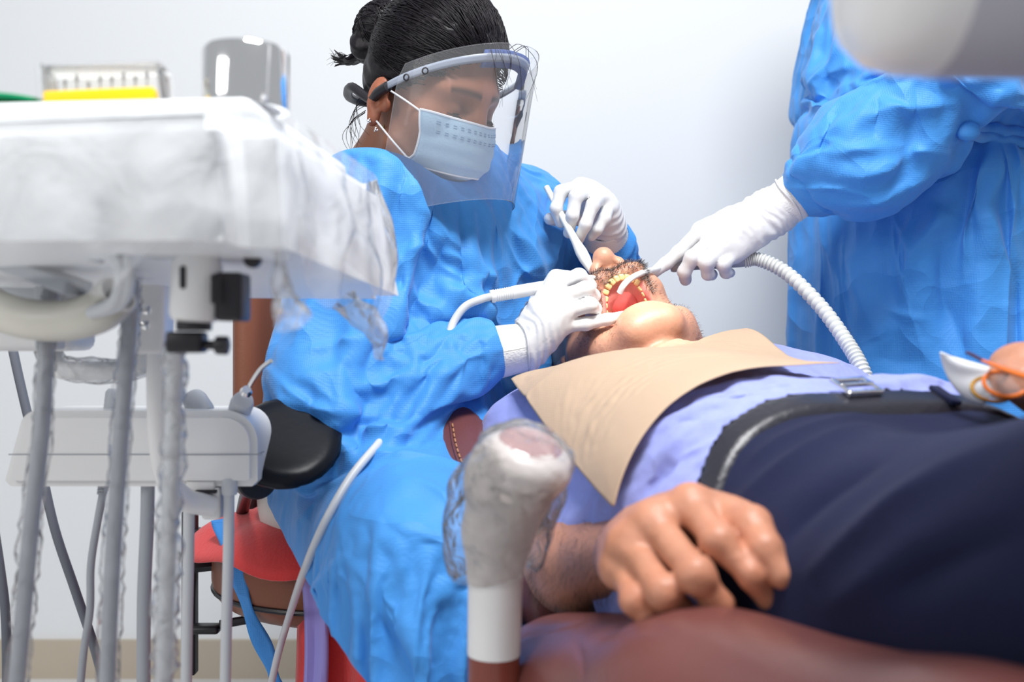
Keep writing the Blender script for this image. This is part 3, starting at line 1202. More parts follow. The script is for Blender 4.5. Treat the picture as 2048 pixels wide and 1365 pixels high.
# ================================================================== the dentist's gown, gloves and clothes
DENTIST_CREASES = [([(560, 960), (650, 1060), (690, 1150)], .006, .006), ([(690, 1150), (690, 1040), (730, 940)], .006, .005), ([(690, 1150), (790, 1240), (850, 1350)], .006, .006), ([(690, 1150), (640, 1180), (600, 1210)], .006, .005),
                   ([(800, 940), (800, 1040), (770, 1150)], .005, .005), ([(820, 960), (900, 1000), (930, 1080)], .006, .005), ([(740, 1200), (800, 1290), (820, 1360)], .006, -.005),
                   ([(790, 380), (850, 500), (960, 600)], .006, .008), ([(840, 420), (900, 520), (1000, 560)], .006, .007), ([(800, 520), (830, 600), (900, 640)], .006, .008), ([(820, 470), (800, 560), (830, 640)], .006, -.008), ([(1000, 470), (1040, 540), (1100, 560)], .006, .007), ([(1060, 420), (1090, 480), (1110, 540)], .006, .006), ([(1010, 600), (1050, 540), (1120, 520)], .006, .006),
                   ([(820, 690), (890, 655), (980, 650)], .006, .007), ([(880, 760), (930, 720), (1000, 700)], .005, .006), ([(700, 780), (790, 770), (880, 720)], .006, .006), ([(620, 700), (690, 680), (770, 690)], .006, .007), ([(540, 740), (600, 800), (700, 850)], .006, .008), ([(640, 840), (740, 850), (840, 830)], .006, -.007), ([(900, 690), (920, 740), (910, 790)], .005, .005)]
DENTIST_FOLDS = [([(730, 872), (765, 866), (815, 866)], .012, .016), ([(560, 960), (640, 1040), (700, 1120)], .008, 0.0073), ([(700, 1120), (690, 1000), (720, 930)], .008, 0.0063), ([(700, 1120), (800, 1220), (850, 1340)], .008, 0.0073), ([(700, 1120), (640, 1170), (600, 1200)], .008, 0.0052),
                 ([(800, 1060), (900, 1100), (940, 1200)], .009, 0.0063), ([(770, 560), (820, 500), (900, 470)], .010, 0.0084), ([(860, 640), (950, 560), (1060, 540)], .010, 0.0094), ([(1000, 440), (1060, 500), (1090, 560)], .010, 0.0084), ([(560, 800), (660, 830), (760, 830)], .010, 0.0094),
                 ([(770, 320), (880, 470), (1010, 580)], .022, 0.0167), ([(830, 520), (930, 600), (1040, 640)], .016, 0.0125),
                 ([(600, 760), (760, 770), (900, 745)], .014, 0.0104),
                 ([(560, 700), (650, 790), (760, 850)], .016, 0.0104),
                 ([(700, 960), (820, 1130), (900, 1320)], .020, 0.0146), ([(620, 1000), (700, 1150), (860, 1330)], .018, -0.0125),
                 ([(650, 900), (800, 920), (960, 960)], .014, 0.0104), ([(780, 940), (800, 1060), (760, 1200)], .012, 0.0094),
                 ([(960, 400), (990, 500), (1000, 600)], .016, 0.0125)]


def build_dentist_clothes():
    h = .0095
    lo, hi = V(-.66, .92, .16), V(.32, 1.88, 1.12)

    def shape(g, skirt=True):
        F = Field(lo, hi, h)
        low = d_pel + V(0.03, -.02, .06)
        side = _sh
        F.cap(d_mid + side * .07 + V(0, 0, -.05), low + side * .06, .105 + g, .118 + g, .06)
        F.cap(d_mid - side * .07 + V(0, 0, -.05), low - side * .06, .105 + g, .118 + g, .06)
        F.cap(d_mid, d_neck + V(.0, .0, -.02), .09 + g, .062 + g, .06)
        F.cap(d_rsh, d_neck + V(0, 0, -.02), .056 + g, .05 + g, .06)
        F.cap(d_lsh, d_neck + V(0, 0, -.02), .056 + g, .05 + g, .06)
        for sh, el, wr in ((d_rsh, d_rel, d_rwr), (d_lsh, d_lel, d_lwr)):
            F.cap(sh, el, .058 + g, .050 + g, .06)
            F.cap(el, el * .12 + wr * .88, .050 + g, .034 + g * .4, .03)
        if skirt:
            F.cap(d_rhip + V(0, 0, .01), d_rkn, .092 + g, .072 + g, .08)
            F.cap(d_lhip + V(0, 0, .01), d_lkn, .105 + g, .075 + g, .09)
            F.cap((d_rhip + d_lhip) / 2 + V(0, 0, .02), (d_rkn + d_lkn) / 2, .09 + g, .06 + g, .10)
            # the cloth that hangs from the near thigh
            for t in np.linspace(0.0, 1.0, 7):
                q = d_rhip * (1 - t) + d_rkn * t
                F.cap(q + V(-.01, -.02, 0), q + V(-.02 + .01 * t, -.035, -.36), .075 + g, .07 + g, .07)
            for t in np.linspace(0.0, 1.0, 4):
                q = d_rkn * (1 - t) + d_lkn * t
                F.cap(q, q + V(.015, -.01, -.36), .065 + g, .065 + g, .07)
        return F

    solid = shape(-.006)
    sv, sf = solid.mesh(relax=1)
    G = shape(.018)
    G.disp(wrinkle(9, .006, 2), .04)
    v, F = G.mesh(relax=1)
    # openings: neck, both wrists, hem, and the open back of the skirt
    keep = np.ones(len(v), bool)
    nc = d_neck + V(.024, -.050, .050)
    keep &= np.linalg.norm(v - nc, axis=1) > .112
    for el, wr in ((d_rel, d_rwr), (d_lel, d_lwr)):
        ax = unit(wr - el)
        al = (v - wr) @ ax
        keep &= ~((al > -.022) & (np.linalg.norm(v - wr - al[:, None] * ax, axis=1) < .055) & (al < .035))
    keep &= v[:, 2] > .215
    v, F, used = keep_faces(v, F, keep)
    pin = np.zeros(len(v))
    pin[np.linalg.norm(v - nc, axis=1) < .128] = 1
    for el, wr in ((d_rel, d_rwr), (d_lel, d_lwr)):
        ax = unit(wr - el)
        pin[((v - wr) @ ax > -.040) & (np.linalg.norm(v - wr, axis=1) < .062)] = 1
    import time
    t = time.time()
    v2 = drape(v, F, [(sv, sf)], pin, frames=26, shrink=-.16, tension=25, bending=.25, dist=.004, quality=5)
    v3, F3 = subdivide(v2, F)
    pa, pb = P(505, 960, 1.36), P(775, 1365, 1.12)
    pn = unit(np.cross(pb - pa, V(-.15, 1, -.1)))
    if pn[0] > 0:
        pn = -pn
    v3, F3, used = keep_faces(v3, F3, ~(((v3 - pa) @ pn > 0) & (v3[:, 2] < .60)))
    v3, F3 = subdivide(v3, F3)
    v3 = sculpt(v3, F3, DENTIST_FOLDS + DENTIST_CREASES, ((7, .009, 1), (19, .0016, 4)))
    o = link_mesh('gown', v3, F3, M['gown'], dentist)
    o['label'] = 'blue nonwoven long-sleeved gown'
    return o


gown = build_dentist_clothes()


def gown_depth(px, py, bvh=[None]):
    """distance of the gown's surface along a sight line"""
    from mathutils.bvhtree import BVHTree
    if bvh[0] is None:
        me = gown.data
        bvh[0] = BVHTree.FromPolygons([v.co.copy() for v in me.vertices], [tuple(p.vertices) for p in me.polygons])
    h = bvh[0].ray_cast(Vector((0, 0, CAM_Z)), Vector(P(px, py, 1.0) - V(0, 0, CAM_Z)))
    return h[0].y if h[0] is not None else 1.3


def build_dentist_underclothes():
    # red trousers
    T = Field(V(-.45, .9, .03), V(.2, 1.75, .75), .010)
    for hip, kn, an in ((d_rhip, d_rkn, d_ran), (d_lhip, d_lkn, d_lan)):
        T.cap(hip + V(0, 0, -.01), kn, .090, .068, .06)
        T.cap(kn, an + V(0, 0, .03), .068, .062, .04)
    T.cap(d_rhip, d_lhip, .108, .108, .04)
    T.disp(wrinkle(12, .005, 4), .03)
    v, F = T.mesh(relax=2)
    o = link_mesh('trousers', v, F, M['red'], dentist)
    o['label'] = 'loose red trousers'
    for an in (d_ran, d_lan):
        H = Field(an - V(.10, .20, .09), an + V(.24, .10, .09), .006)
        H.cap(an + V(0, 0, -.035), an + V(.13, -.085, -.05), .040, .030, .02)
        sv2, sf2 = H.mesh(relax=2)
        link_mesh('shoe', sv2, sf2, M['black'], dentist)
    # off-white tunic at the hip
    K = Field(V(-.5, 1.2, .35), V(.2, 1.85, .85), .010)
    K.cap(d_pel + V(-.075, -.045, -.02), d_pel + V(.0, -.02, .14), .118, .118, .05)
    K.disp(wrinkle(10, .004, 6), .03)
    v, F = K.mesh(relax=2)
    o = link_mesh('tunic', v, F, M['offwhite'], dentist)
    # red tunic panel hanging over the front of the stool
    g = []
    for w in np.linspace(0, 1, 26):
        row = []
        for u in np.linspace(0, 1, 30):
            q = P(598, 1120, 1.33) * (1 - u) + P(860, 1130, 1.20) * u
            q = q + V(0, 0, -.40 * w) + V(-.012, -.016, 0) * math.sin(u * 13 + w * 1.2) * (.25 + w * .7)
            row.append(q)
        g.append(row)
    m = MB()
    m.sheet(np.array(g))
    o = m.build('tunic_panel', M['red'], dentist, solid=.002)
    g = []
    for w in np.linspace(0, 1, 26):
        row = []
        for u in np.linspace(0, 1, 9):
            q = P(602, 1130, 1.29) * (1 - u) + P(648, 1130, 1.27) * u
            q = q + V(.006 * math.sin(w * 6), -.004 * math.sin(u * 9 + w * 3), -.40 * w)
            row.append(q)
        g.append(row)
    m = MB()
    m.sheet(np.array(g))
    o = m.build('scarf', M['lilac'], dentist, solid=.002)
    o['label'] = 'lilac scarf end hanging down'
    # red cloth spread on the stool's seat
    g = []
    for w in np.linspace(0, 1, 14):
        row = []
        for u in np.linspace(0, 1, 40):
            an = math.pi * (0.70 + .95 * u)
            r = (.10 + .135 * w) * (1 + .03 * math.sin(u * 19))
            q = V(-.235, 1.475, .500) + V(r * math.cos(an), r * .92 * math.sin(an), .012 - .040 * w ** 4 - .010 * w + .006 * math.sin(u * 23) * w)
            row.append(q)
        g.append(row)
    m = MB()
    m.sheet(np.array(g))
    o = m.build('tunic_hem', M['red'], dentist, solid=.003)
    # gown tie
    pts = spline([P(436, 1040, 1.37), P(452, 1085, 1.35), P(472, 1150, 1.34), P(505, 1240, 1.33), P(540, 1330, 1.32), P(560, 1385, 1.32)], 8)
    g = np.array([[p + V(1, .1, .15) * (u - .5) * .019 * (1 + .25 * math.sin(i * .5)) + V(0, .004, 0) * math.sin(i * .45 + u) for u in np.linspace(0, 1, 5)] for i, p in enumerate(pts)])
    m = MB()
    m.sheet(g)
    o = m.build('gown_tie', M['gown'], dentist, solid=.001)


build_dentist_underclothes()
# ================================================================== THE PATIENT (reclined)
p_f0 = unit(V(-.27, -.12, .955))
p_u = V(-.27, .96, .04)
p_u = unit(p_u - p_f0 * (p_u @ p_f0))
p_s = np.cross(p_f0, p_u)
P_R = np.array([p_f0, p_s, p_u])
P_H = V(.150, 1.400, .752)


def ph(f, s, u):
    return P_H + 1.09 * (f * P_R[0] + s * P_R[1] + u * P_R[2])


p_ax = unit(V(.277, -.961, 0))
p_rt = V(-.961, -.277, 0)
p_neck = V(.190, 1.275, .665)
p_chest, p_belly, p_pelv = V(.210, 1.175, .612), V(.300, .95, .582), V(.360, .80, .562)
p_rsh, p_lsh = V(.030, 1.225, .635), V(.395, 1.32, .665)
p_rel, p_rwr = V(.050, 1.055, .515), V(.112, .862, .580)
p_lel, p_lwr = V(.600, 1.08, .59), V(.505, .885, .695)
p_rhip, p_lhip = p_pelv + p_rt * .085, p_pelv - p_rt * .085
p_rkn, p_lkn = V(.455, .37, .71), V(.64, .45, .70)
p_belt_p, p_belt_n = V(.307, .885, .724), unit(V(.277, -.961, .41))


def patient_torso(F, g, legs=True, arms=True):
    for sg in (1, -1):
        F.cap(p_chest + p_rt * .10 * sg, p_belly + p_rt * .085 * sg, .112 + g, .116 + g, .06)
        F.cap(p_belly + p_rt * .085 * sg, p_pelv + p_rt * .075 * sg, .116 + g, .102 + g, .06)
    F.cap(p_chest, p_belly, .118 + g, .122 + g, .06)
    F.cap(V(.300, 1.270, .662), V(.365, 1.255, .648), .096 + g, .096 + g, .05)
    F.cap(p_chest + p_rt * .1, p_rsh, .09 + g, .058 + g, .05)
    F.cap(p_chest - p_rt * .1, p_lsh, .09 + g, .058 + g, .05)
    if legs:
        F.cap(p_rhip, p_rkn, .100 + g, .078 + g, .06)
        F.cap(p_lhip, p_lkn, .100 + g, .078 + g, .06)
        F.cap(p_rkn, p_rkn + V(.07, -.36, -.20), .074 + g, .056 + g, .04)
        F.cap(p_lkn, p_lkn + V(.07, -.36, -.20), .074 + g, .056 + g, .04)
    return F


class ScaledField(Field):
    def cap(s, a, b, ra, rb=None, k=0.0, op='add'):
        return Field.cap(s, a, b, ra * 1.09, None if rb is None else rb * 1.09, k, op)

    def ell(s, c, r, R=None, k=0.0, op='add'):
        return Field.ell(s, c, np.asarray(r) * 1.09, R, k, op)


def patient_head(h):
    F = ScaledField(P_H - .24, P_H + .23, h)
    R = P_R
    F.ell(ph(-.012, 0, .040), (.094, .076, .088), R)
    F.ell(ph(.030, 0, -.012), (.062, .062, .074), R, .03)
    F.ell(ph(.066, 0, -.045), (.034, .043, .026), R, .025)            # maxilla
    for s in (-1, 1):
        F.cap(ph(.084, s * .014, .032), ph(.066, s * .050, .029), .012, .012, .016)
        F.ell(ph(.060, s * .044, -.020), (.024, .024, .024), R, .03)
        F.ell(ph(.098, s * .032, .010), (.014, .019, .012), R, .012, 'cut')
        F.ell(ph(.070, s * .032, .007), (.0155, .0165, .0135), R, .004)
        # lower jaw, dropped open
        F.cap(ph(-.004, s * .056, -.040), ph(-.010, s * .055, -.075), .019, .018, .02)
        F.cap(ph(-.010, s * .055, -.075), ph(.030, s * .022, -.122), .019, .018, .025)
        F.cap(ph(.012, s * .058, -.035), ph(.022, s * .052, -.085), .020, .016, .03)
    F.ell(ph(.030, 0, -.116), (.026, .034, .024), R, .02)               # chin
    F.ell(ph(.044, 0, -.104), (.015, .030, .013), R, .012)              # lower lip
    F.ell(ph(-.005, 0, -.085), (.032, .05, .04), R, .03)
    F.cap(ph(.088, 0, .022), ph(.118, 0, -.030), .008, .0135, .016)      # nose
    for s in (-1, 1):
        F.ell(ph(.103, s * .0155, -.034), (.012, .009, .010), R, .008)
        F.ell(ph(.1035, s * .0085, -.046), (.009, .0048, .008), R, .003, 'cut')
        F.ell(ph(.093, s * .022, -.054), (.012, .018, .009), R, .012)
    F.ell(ph(.060, 0, -.076), (.055, .0300, .0200), R, .008, 'cut')
    F.ell(ph(.036, 0, -.066), (.032, .030, .024), R, .010, 'cut')
    F.ell(ph(.012, 0, -.090), (.026, .022, .010), R, .008)             # tongue
    for sg in (-1, 1):
        Re = np.array([unit(R[0] * .25 - R[2]), R[1], unit(R[0] + .25 * R[2])])
    F.cap(ph(-.030, 0, -.03), p_neck + V(0, .02, .0), .060, .064, .035)
    F.ell(ph(-.012, 0, -.150), (.016, .016, .022), R, .02)             # larynx
    F.cap(p_neck + V(0, .02, 0), p_neck + V(.02, -.06, -.02), .066, .09, .04)
    for s in (-1, 1):
        F.ell(ph(-.012, s * .080, -.008), (.020, .0075, .033), R, .005)
        F.ell(ph(-.006, s * .089, -.008), (.010, .008, .021), R, .004, 'cut')
        F.ell(ph(.007, s * .079, -.014), (.006, .006, .009), R, .004)
        F.cap(ph(-.016, s * .084, -.025), ph(-.010, s * .085, .004), .0035, .003, .004)
    return F


def build_patient():
    F = patient_head(.0026)
    hv, hf = F.mesh(relax=1)
    loc = (hv - P_H) @ P_R.T / 1.09
    skin = V(.62, .31, .205)
    hc = np.tile(skin, (len(hv), 1))
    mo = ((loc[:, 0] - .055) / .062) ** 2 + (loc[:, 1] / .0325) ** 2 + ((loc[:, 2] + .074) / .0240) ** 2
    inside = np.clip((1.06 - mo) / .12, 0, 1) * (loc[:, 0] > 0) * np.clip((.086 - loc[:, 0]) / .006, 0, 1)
    lip = np.exp(-((mo - 1.18) / .16) ** 2) * (loc[:, 0] > .035)
    hc = hc * (1 - .5 * lip[:, None]) + V(.42, .13, .10) * .5 * lip[:, None]
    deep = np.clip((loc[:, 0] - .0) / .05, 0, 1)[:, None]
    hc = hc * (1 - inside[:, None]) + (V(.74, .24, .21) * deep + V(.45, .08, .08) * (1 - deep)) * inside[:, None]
    beard = ((loc[:, 2] < -.045) & (loc[:, 2] > -.125) & (np.abs(loc[:, 1]) > .034) | ((loc[:, 2] < -.10) & (loc[:, 0] > -.02))) * (1 - inside)
    beard = beard * (1 - np.exp(-((loc[:, 1]) / .028) ** 2) * (loc[:, 2] < -.09) * .9)
    st = vnoise(hv, 700) * .5 + .5
    hc = hc * (1 - .28 * beard * st)[:, None] + V(.20, .18, .17) * (.18 * beard * st)[:, None]
    scalp = np.clip((loc[:, 2] - .085 - .6 * loc[:, 0] + .05) / .02, 0, 1)[:, None]
    hc = hc * (1 - .6 * scalp) + V(.05, .045, .045) * .6 * scalp
    # torso and legs
    B = Field(V(-.12, -.12, .36), V(.82, 1.5, .92), .010)
    patient_torso(B, -.010)
    B.cap(p_neck, p_chest, .065, .10, .05)
    bv, bf = B.mesh(relax=2)
    # right arm with the loosely closed hand
    hw = p_rwr
    fing = [[P(1383, 1012, .775), P(1436, 1082, .722), P(1502, 1150, .708), P(1534, 1196, .716)],
            [P(1308, 1048, .772), P(1392, 1150, .705), P(1438, 1210, .712), P(1425, 1232, .738)],
            [P(1262, 1090, .775), P(1328, 1185, .712), P(1362, 1222, .722), P(1352, 1238, .742)],
            [P(1242, 1138, .780), P(1272, 1200, .732), P(1300, 1238, .726), P(1312, 1248, .738)]]
    thumb = [P(1440, 1050, .790), P(1502, 1052, .738), P(1528, 1098, .715), P(1562, 1150, .704)]
    A = hand_field(p_rwr * .5 + p_rel * .5, hw, fing, thumb, wr=.0235, scale=1.27, h=.0022, webbing=.014, knuckle=.0016)
    A.disp(lambda p: .0006 * vnoise(p, 120) + .0003 * vnoise(p, 320), .006)
    av, af = A.mesh(relax=1)
    ac = np.tile(V(.54, .245, .150), (len(av), 1))
    kn = np.zeros(len(av))
    for f in fing + [thumb]:
        for j in (0, 1, 2):
            kn += np.exp(-(np.linalg.norm(av - f[j], axis=1) / .014) ** 2)
    ac = ac * (1 - .16 * np.clip(kn, 0, 1)[:, None] * V(.2, 1, 1.2))
    # nails
    for f in fing + [thumb]:
        pass
    # upper arm + forearm
    U = Field(np.minimum(np.minimum(p_rsh, p_rel), p_rwr) - .09, np.maximum(np.maximum(p_rsh, p_rel), p_rwr) + .09, .004)
    U.cap(p_rsh, p_rel, .054, .043, .03)
    U.cap(p_rel, p_rel * .7 + p_rwr * .3, .042, .044, .03)
    U.cap(p_rel * .7 + p_rwr * .3, p_rwr, .044, .0295, .02)
    U.cap(p_rwr, p_rwr * 1.04 - p_rel * .04, .0295, .028, .01)
    uv, uf = U.mesh(relax=2)
    uc = np.tile(V(.52, .24, .145), (len(uv), 1))
    # left arm and hand
    lfing = [[P(2014, 734, .862), P(2002, 752, .835), P(2009, 774, .828), P(2024, 787, .835)],
             [P(2036, 730, .850), P(2022, 750, .820), P(2027, 774, .815), P(2042, 788, .822)],
             [P(2060, 732, .842), P(2046, 754, .812), P(2050, 778, .808), P(2064, 790, .815)],
             [P(2082, 738, .838), P(2070, 760, .812), P(2074, 780, .808), P(2084, 790, .812)]]
    lth = [P(2064, 757, .90), P(2029, 760, .89), P(2009, 770, .875), P(1994, 780, .86)]
    LA = hand_field(p_lwr * .5 + p_lel * .5, p_lwr, lfing, lth, wr=.028, scale=1.1, h=.0032)
    lv, lf = LA.mesh(relax=1)
    W = Field(np.minimum(np.minimum(p_lsh, p_lel), p_lwr) - .09, np.maximum(np.maximum(p_lsh, p_lel), p_lwr) + .09, .005)
    W.cap(p_lsh, p_lel, .054, .043, .03)
    W.cap(p_lel, p_lwr, .043, .029, .02)
    wv, wf = W.mesh(relax=2)
    parts = [(hv, hf), (bv, bf), (av, af), (uv, uf), (lv, lf), (wv, wf)]
    cols = [hc, np.tile(skin, (len(bv), 1)), ac, uc, np.tile(V(.54, .245, .150), (len(lv), 1)), np.tile(skin, (len(wv), 1))]
    v, f = join(parts)
    body = link_mesh('person', v, f, M['skin_p'], col=np.concatenate(cols))
    tag(body, 'patient lying back with mouth open, in blue shirt, tan bib and navy trousers', 'person')

    # ---- teeth
    for k in range(14):
        t = (k - 6.5) / 6.5
        a = t * 1.45
        c = ph(.091 - .036 * (1 - math.cos(a)) * 1.15, .0295 * math.sin(a) * 1.02, -.0600 + .002 * abs(t))
        big = abs(t) > .55
        r = V(.0046 if not big else .0056, .0037 if not big else .0042, .0076)
        tg = unit(-.036 * 1.15 * math.sin(a) * P_R[0] + .0295 * math.cos(a) * P_R[1])
        nn = unit(np.cross(tg, P_R[2]))
        Rt = np.array([nn, tg, P_R[2]])
        T = Field(c - .013, c + .013, .0011)
        T.rbox(c, r, .0022, Rt)
        if big:
            T.ell(c - .0072 * P_R[2], (.0022, .0034, .0026), Rt, .002, 'cut')
        tv, tf = T.mesh(relax=1)
        link_mesh('tooth', tv, tf, M['tooth'], body)
    gm = MB()
    arc = [ph(.091 - .036 * (1 - math.cos(a)) * 1.15, .0295 * math.sin(a) * 1.02, -.0490) for a in np.linspace(-1.5, 1.5, 24)]
    gm.tube(arc, .0062, 10)
    gm.ball(ph(.066, 0, -.0445), (.027, .013, .028), 3)
    gm.build('upper_gum', M['gum'], body)

    # ---- moustache and beard stubble
    def hairs(n, region, length, r, seed):
        rg = np.random.default_rng(seed)
        m = np.nonzero(region)[0]
        ids = rg.choice(m, n)
        pts = hv[ids] + rg.normal(0, .001, (n, 3))
        nr = F.grad(pts)
        out = []
        for p0, n0 in zip(pts, nr):
            down = -P_R[2] * rg.uniform(.4, 1.2) + P_R[1] * rg.normal(0, .5) + n0 * rg.uniform(.3, .9)
            d = unit(down)
            L = length * rg.uniform(.5, 1.2)
            out.append(np.array([p0 - n0 * .0008, p0 + d * L * .5 + n0 * L * .15, p0 + d * L]))
        return out
    reg = (loc[:, 2] < -.043) & (loc[:, 2] > -.068) & (np.abs(loc[:, 1]) < .040) & (loc[:, 0] > .062) & (loc[:, 0] < .114) & ((mo > 1.0) | ((loc[:, 0] > .088) & (mo > .7)))
    dk = mat('dark_grey_whiskers', (.035, .033, .035), .55)
    lt = mat('grey_whiskers', (.34, .33, .33), .55)
    ms = fibers('moustache', hairs(800, reg, .0075, .00032, 1), .00027, dk, body)
    fibers('grey_strands', hairs(700, reg, .0075, .0003, 2), .00025, lt, ms)
    reg2 = (np.abs(loc[:, 1]) > .036) & (loc[:, 2] < -.05) & (loc[:, 2] > -.115) & (loc[:, 0] > -.03) & (mo > 1.3)
    bs = fibers('beard_stubble', hairs(420, reg2, .0042, .0003, 3), .00018, dk, body)
    fibers('grey_strands', hairs(420, reg2, .0045, .0003, 4), .00018, lt, bs)
    # forearm hair
    rg = np.random.default_rng(5)
    ha = []
    ax = unit(p_rwr - p_rel)
    tt = (uv - p_rel) @ ax
    m = np.nonzero((tt > .0) & (tt < .21))[0]
    for i in rg.choice(m, 1300):
        p0 = uv[i]
        n0 = U.grad(p0[None])[0]
        d = unit(ax * .7 + V(0, 0, -.6) + n0 * .35 + rg.normal(0, .25, 3))
        L = rg.uniform(.008, .018)
        ha.append(np.array([p0 - n0 * .0005, p0 + d * L * .5 + n0 * .001, p0 + d * L]))
    fibers('forearm_hair', ha, .00013, mat('brown_arm_hair', (.03, .018, .014), .6), body)

    # ---- finger nails
    nm = mat('finger_nail', (.62, .33, .27), .3)
    for f, w in ((fing[0], .0058), (thumb, .0065)):
        q = f[3]
        d = unit(f[3] - f[2])
        cam_side = unit(V(0, 0, CAM_Z) - q)
        nrm = unit(cam_side - d * (cam_side @ d) + V(0, 0, .25))
        nrm = unit(nrm - d * (nrm @ d))
        sd = np.cross(d, nrm)
        g = np.array([[q + d * (.009 * a - .001) + sd * w * b + nrm * (.0082 * math.sqrt(max(0, 1 - .55 * b * b)) - .0012 * a * a) for b in np.linspace(-1, 1, 9)] for a in np.linspace(-.6, .75, 8)])
        b = MB()
        b.sheet(g)
        b.build('finger_nail', nm, body, solid=.0008)
    return body, hv, hf


patient, _phv, _phf = build_patient()


SHIRT_FOLDS = [([(1300, 930), (1420, 850), (1560, 780)], .012, .008), ([(1270, 1010), (1330, 940), (1420, 890)], .010, -.008),
               ([(1040, 860), (1120, 900), (1180, 990)], .012, .008), ([(1240, 880), (1330, 860), (1440, 800)], .012, .006)]


def build_patient_clothes():
    lo, hi = V(-.14, .22, .34), V(.78, 1.52, .95)
    # ---- shirt
    S0 = patient_torso(Field(lo, hi, .010), -.006, legs=False)
    for sh, el, e in ((p_rsh, p_rel, .60), (p_lsh, p_lel, .62)):
        S0.cap(sh, sh * (1 - e) + el * e, .056, .052, .04)
    sv, sf = S0.mesh(relax=1)
    S = patient_torso(Field(lo, hi, .0085), .010, legs=False)
    for sh, el, e in ((p_rsh, p_rel, .86), (p_lsh, p_lel, .86)):
        S.cap(sh, sh * (1 - e) + el * e, .066, .070, .05)
    S.disp(wrinkle(11, .004, 5), .03)
    S.disp(lambda p: .011 * np.clip(((p - p_belt_p) @ p_belt_n + .045) / .045, 0, 1), .03)
    v, F = S.mesh(relax=1)
    keep = (v - p_belt_p) @ p_belt_n < .004
    for sh, el, e in ((p_rsh, p_rel, .66), (p_lsh, p_lel, .66)):
        ax = unit(el - sh)
        q = sh * (1 - e) + el * e
        dd = np.linalg.norm((v - q) - ((v - q) @ ax)[:, None] * ax, axis=1)
        keep &= ~(((v - q) @ ax > 0) & (dd < .10) & (np.linalg.norm(v - q, axis=1) < .16))
    keep &= ~((np.linalg.norm(v - (p_neck + V(-.005, .03, .06)), axis=1) < .085))
    v, F, used = keep_faces(v, F, keep)
    pin = np.zeros(len(v))
    pin[(v - p_belt_p) @ p_belt_n > -.016] = 1
    pin[np.linalg.norm(v - (p_neck + V(-.005, .03, .06)), axis=1) < .10] = 1
    v2 = drape(v, F, [(sv, sf)], pin, frames=20, shrink=-.12, tension=25, bending=.2, quality=5)
    v3, F3 = subdivide(v2, F)
    v4 = sculpt(v3, F3, SHIRT_FOLDS, ((16, .005, 2), (34, .002, 6)))
    fade = np.clip((-.012 - (v3 - p_belt_p) @ p_belt_n) / .03, 0, 1)[:, None]
    v3 = v3 * (1 - fade) + v4 * fade
    shirt = link_mesh('shirt', v3, F3, M['shirt'], patient)
    shirt['label'] = 'periwinkle blue short-sleeved shirt'
    # ---- trousers
    T = patient_torso(Field(V(lo[0], -.14, lo[2]), V(.84, 1.12, .90), .0065), .006)
    Tb = patient_torso(Field(V(.0, .66, .42), V(.72, 1.10, .80), .0042), .0105)
    rd = []
    for k in range(7):
        a = p_rhip + V(-.02 + .03 * k, .02 - .012 * k, .10 - .012 * k)
        rd.append((a, a + V(.10 + .01 * k, -.20, .035 - .01 * k), .016, .010 - .0006 * k))
    rd += [(p_rhip + V(-.09, .02, .02), p_rhip + V(.10, -.30, .0), .014, .010), (p_rhip + V(-.10, .03, -.03), p_rhip + V(.06, -.30, -.03), .014, .009)]
    rd += [(p_pelv + V(.02, .04, .115), p_pelv + V(.10, -.12, .08), .012, .008), (p_pelv + V(-.05, .05, .11), p_pelv + V(.04, -.14, .09), .012, .007)]
    T.disp(ridges(rd), .03)
    T.disp(wrinkle(13, .0025, 8, (1, .5, 1)), .03)
    T.cutplane(p_belt_p, -p_belt_n)
    v, F = T.mesh(relax=2)
    v, F = subdivide(v, F)
    v = sculpt(v, F, [([(1470, 1020), (1640, 900), (1860, 830)], .014, .010), ([(1620, 1150), (1800, 1010), (2060, 890)], .013, .011), ([(1660, 1215), (1850, 1100), (2060, 1000)], .013, .010), ([(1500, 930), (1600, 870), (1720, 830)], .010, .007), ([(1560, 1090), (1640, 1000), (1760, 930)], .012, -.008), ([(1800, 780), (1900, 860), (2040, 880)], .014, -.010), ([(1800, 1180), (1920, 1110), (2060, 1060)], .010, -.008)], ((14, .003, 5),))
    tr = link_mesh('trousers', v, F, M['navy'], patient)
    tr['label'] = 'dark navy trousers'
    for k, q in enumerate((p_rkn, p_lkn)):
        a = q + V(.075, -.37, -.215)
        H = Field(a - V(.12, .22, .12), a + V(.12, .12, .18), .006)
        H.chain([a + V(0, .02, -.03), a + V(.0, -.04, .02), a + V(.01, -.09, .10)], [.046, .042, .032], .03)
        sv2, sf2 = H.mesh(relax=2)
        link_mesh('shoe', sv2, sf2, M['belt'], patient)
    # ---- belt
    Tb.cutplane(p_belt_p + p_belt_n * .0150, p_belt_n)
    Tb.cutplane(p_belt_p - p_belt_n * .0080, -p_belt_n)
    v, F = Tb.mesh(relax=4)
    belt = link_mesh('belt', v, F, M['belt'], patient)
    belt['label'] = 'black leather belt'
    zax = unit(V(-.16, .12, 1) - p_belt_n * (V(-.16, .12, 1) @ p_belt_n))
    xax = np.cross(p_belt_n, zax)
    Rb = Matrix([[xax[i], p_belt_n[i], zax[i]] for i in range(3)])
    bt = patient_torso(Field(lo, hi, .0065), .0105)
    bc = p_belt_p.copy()
    for _ in range(8):
        bc = bc - bt.grad(bc[None])[0] * bt.sample(bc[None])[0]
    zax = bt.grad(bc[None])[0]
    xax = unit(np.cross(p_belt_n, zax))
    yax = np.cross(zax, xax)
    Rb = Matrix([[xax[i], yax[i], zax[i]] for i in range(3)])
    b = MB()
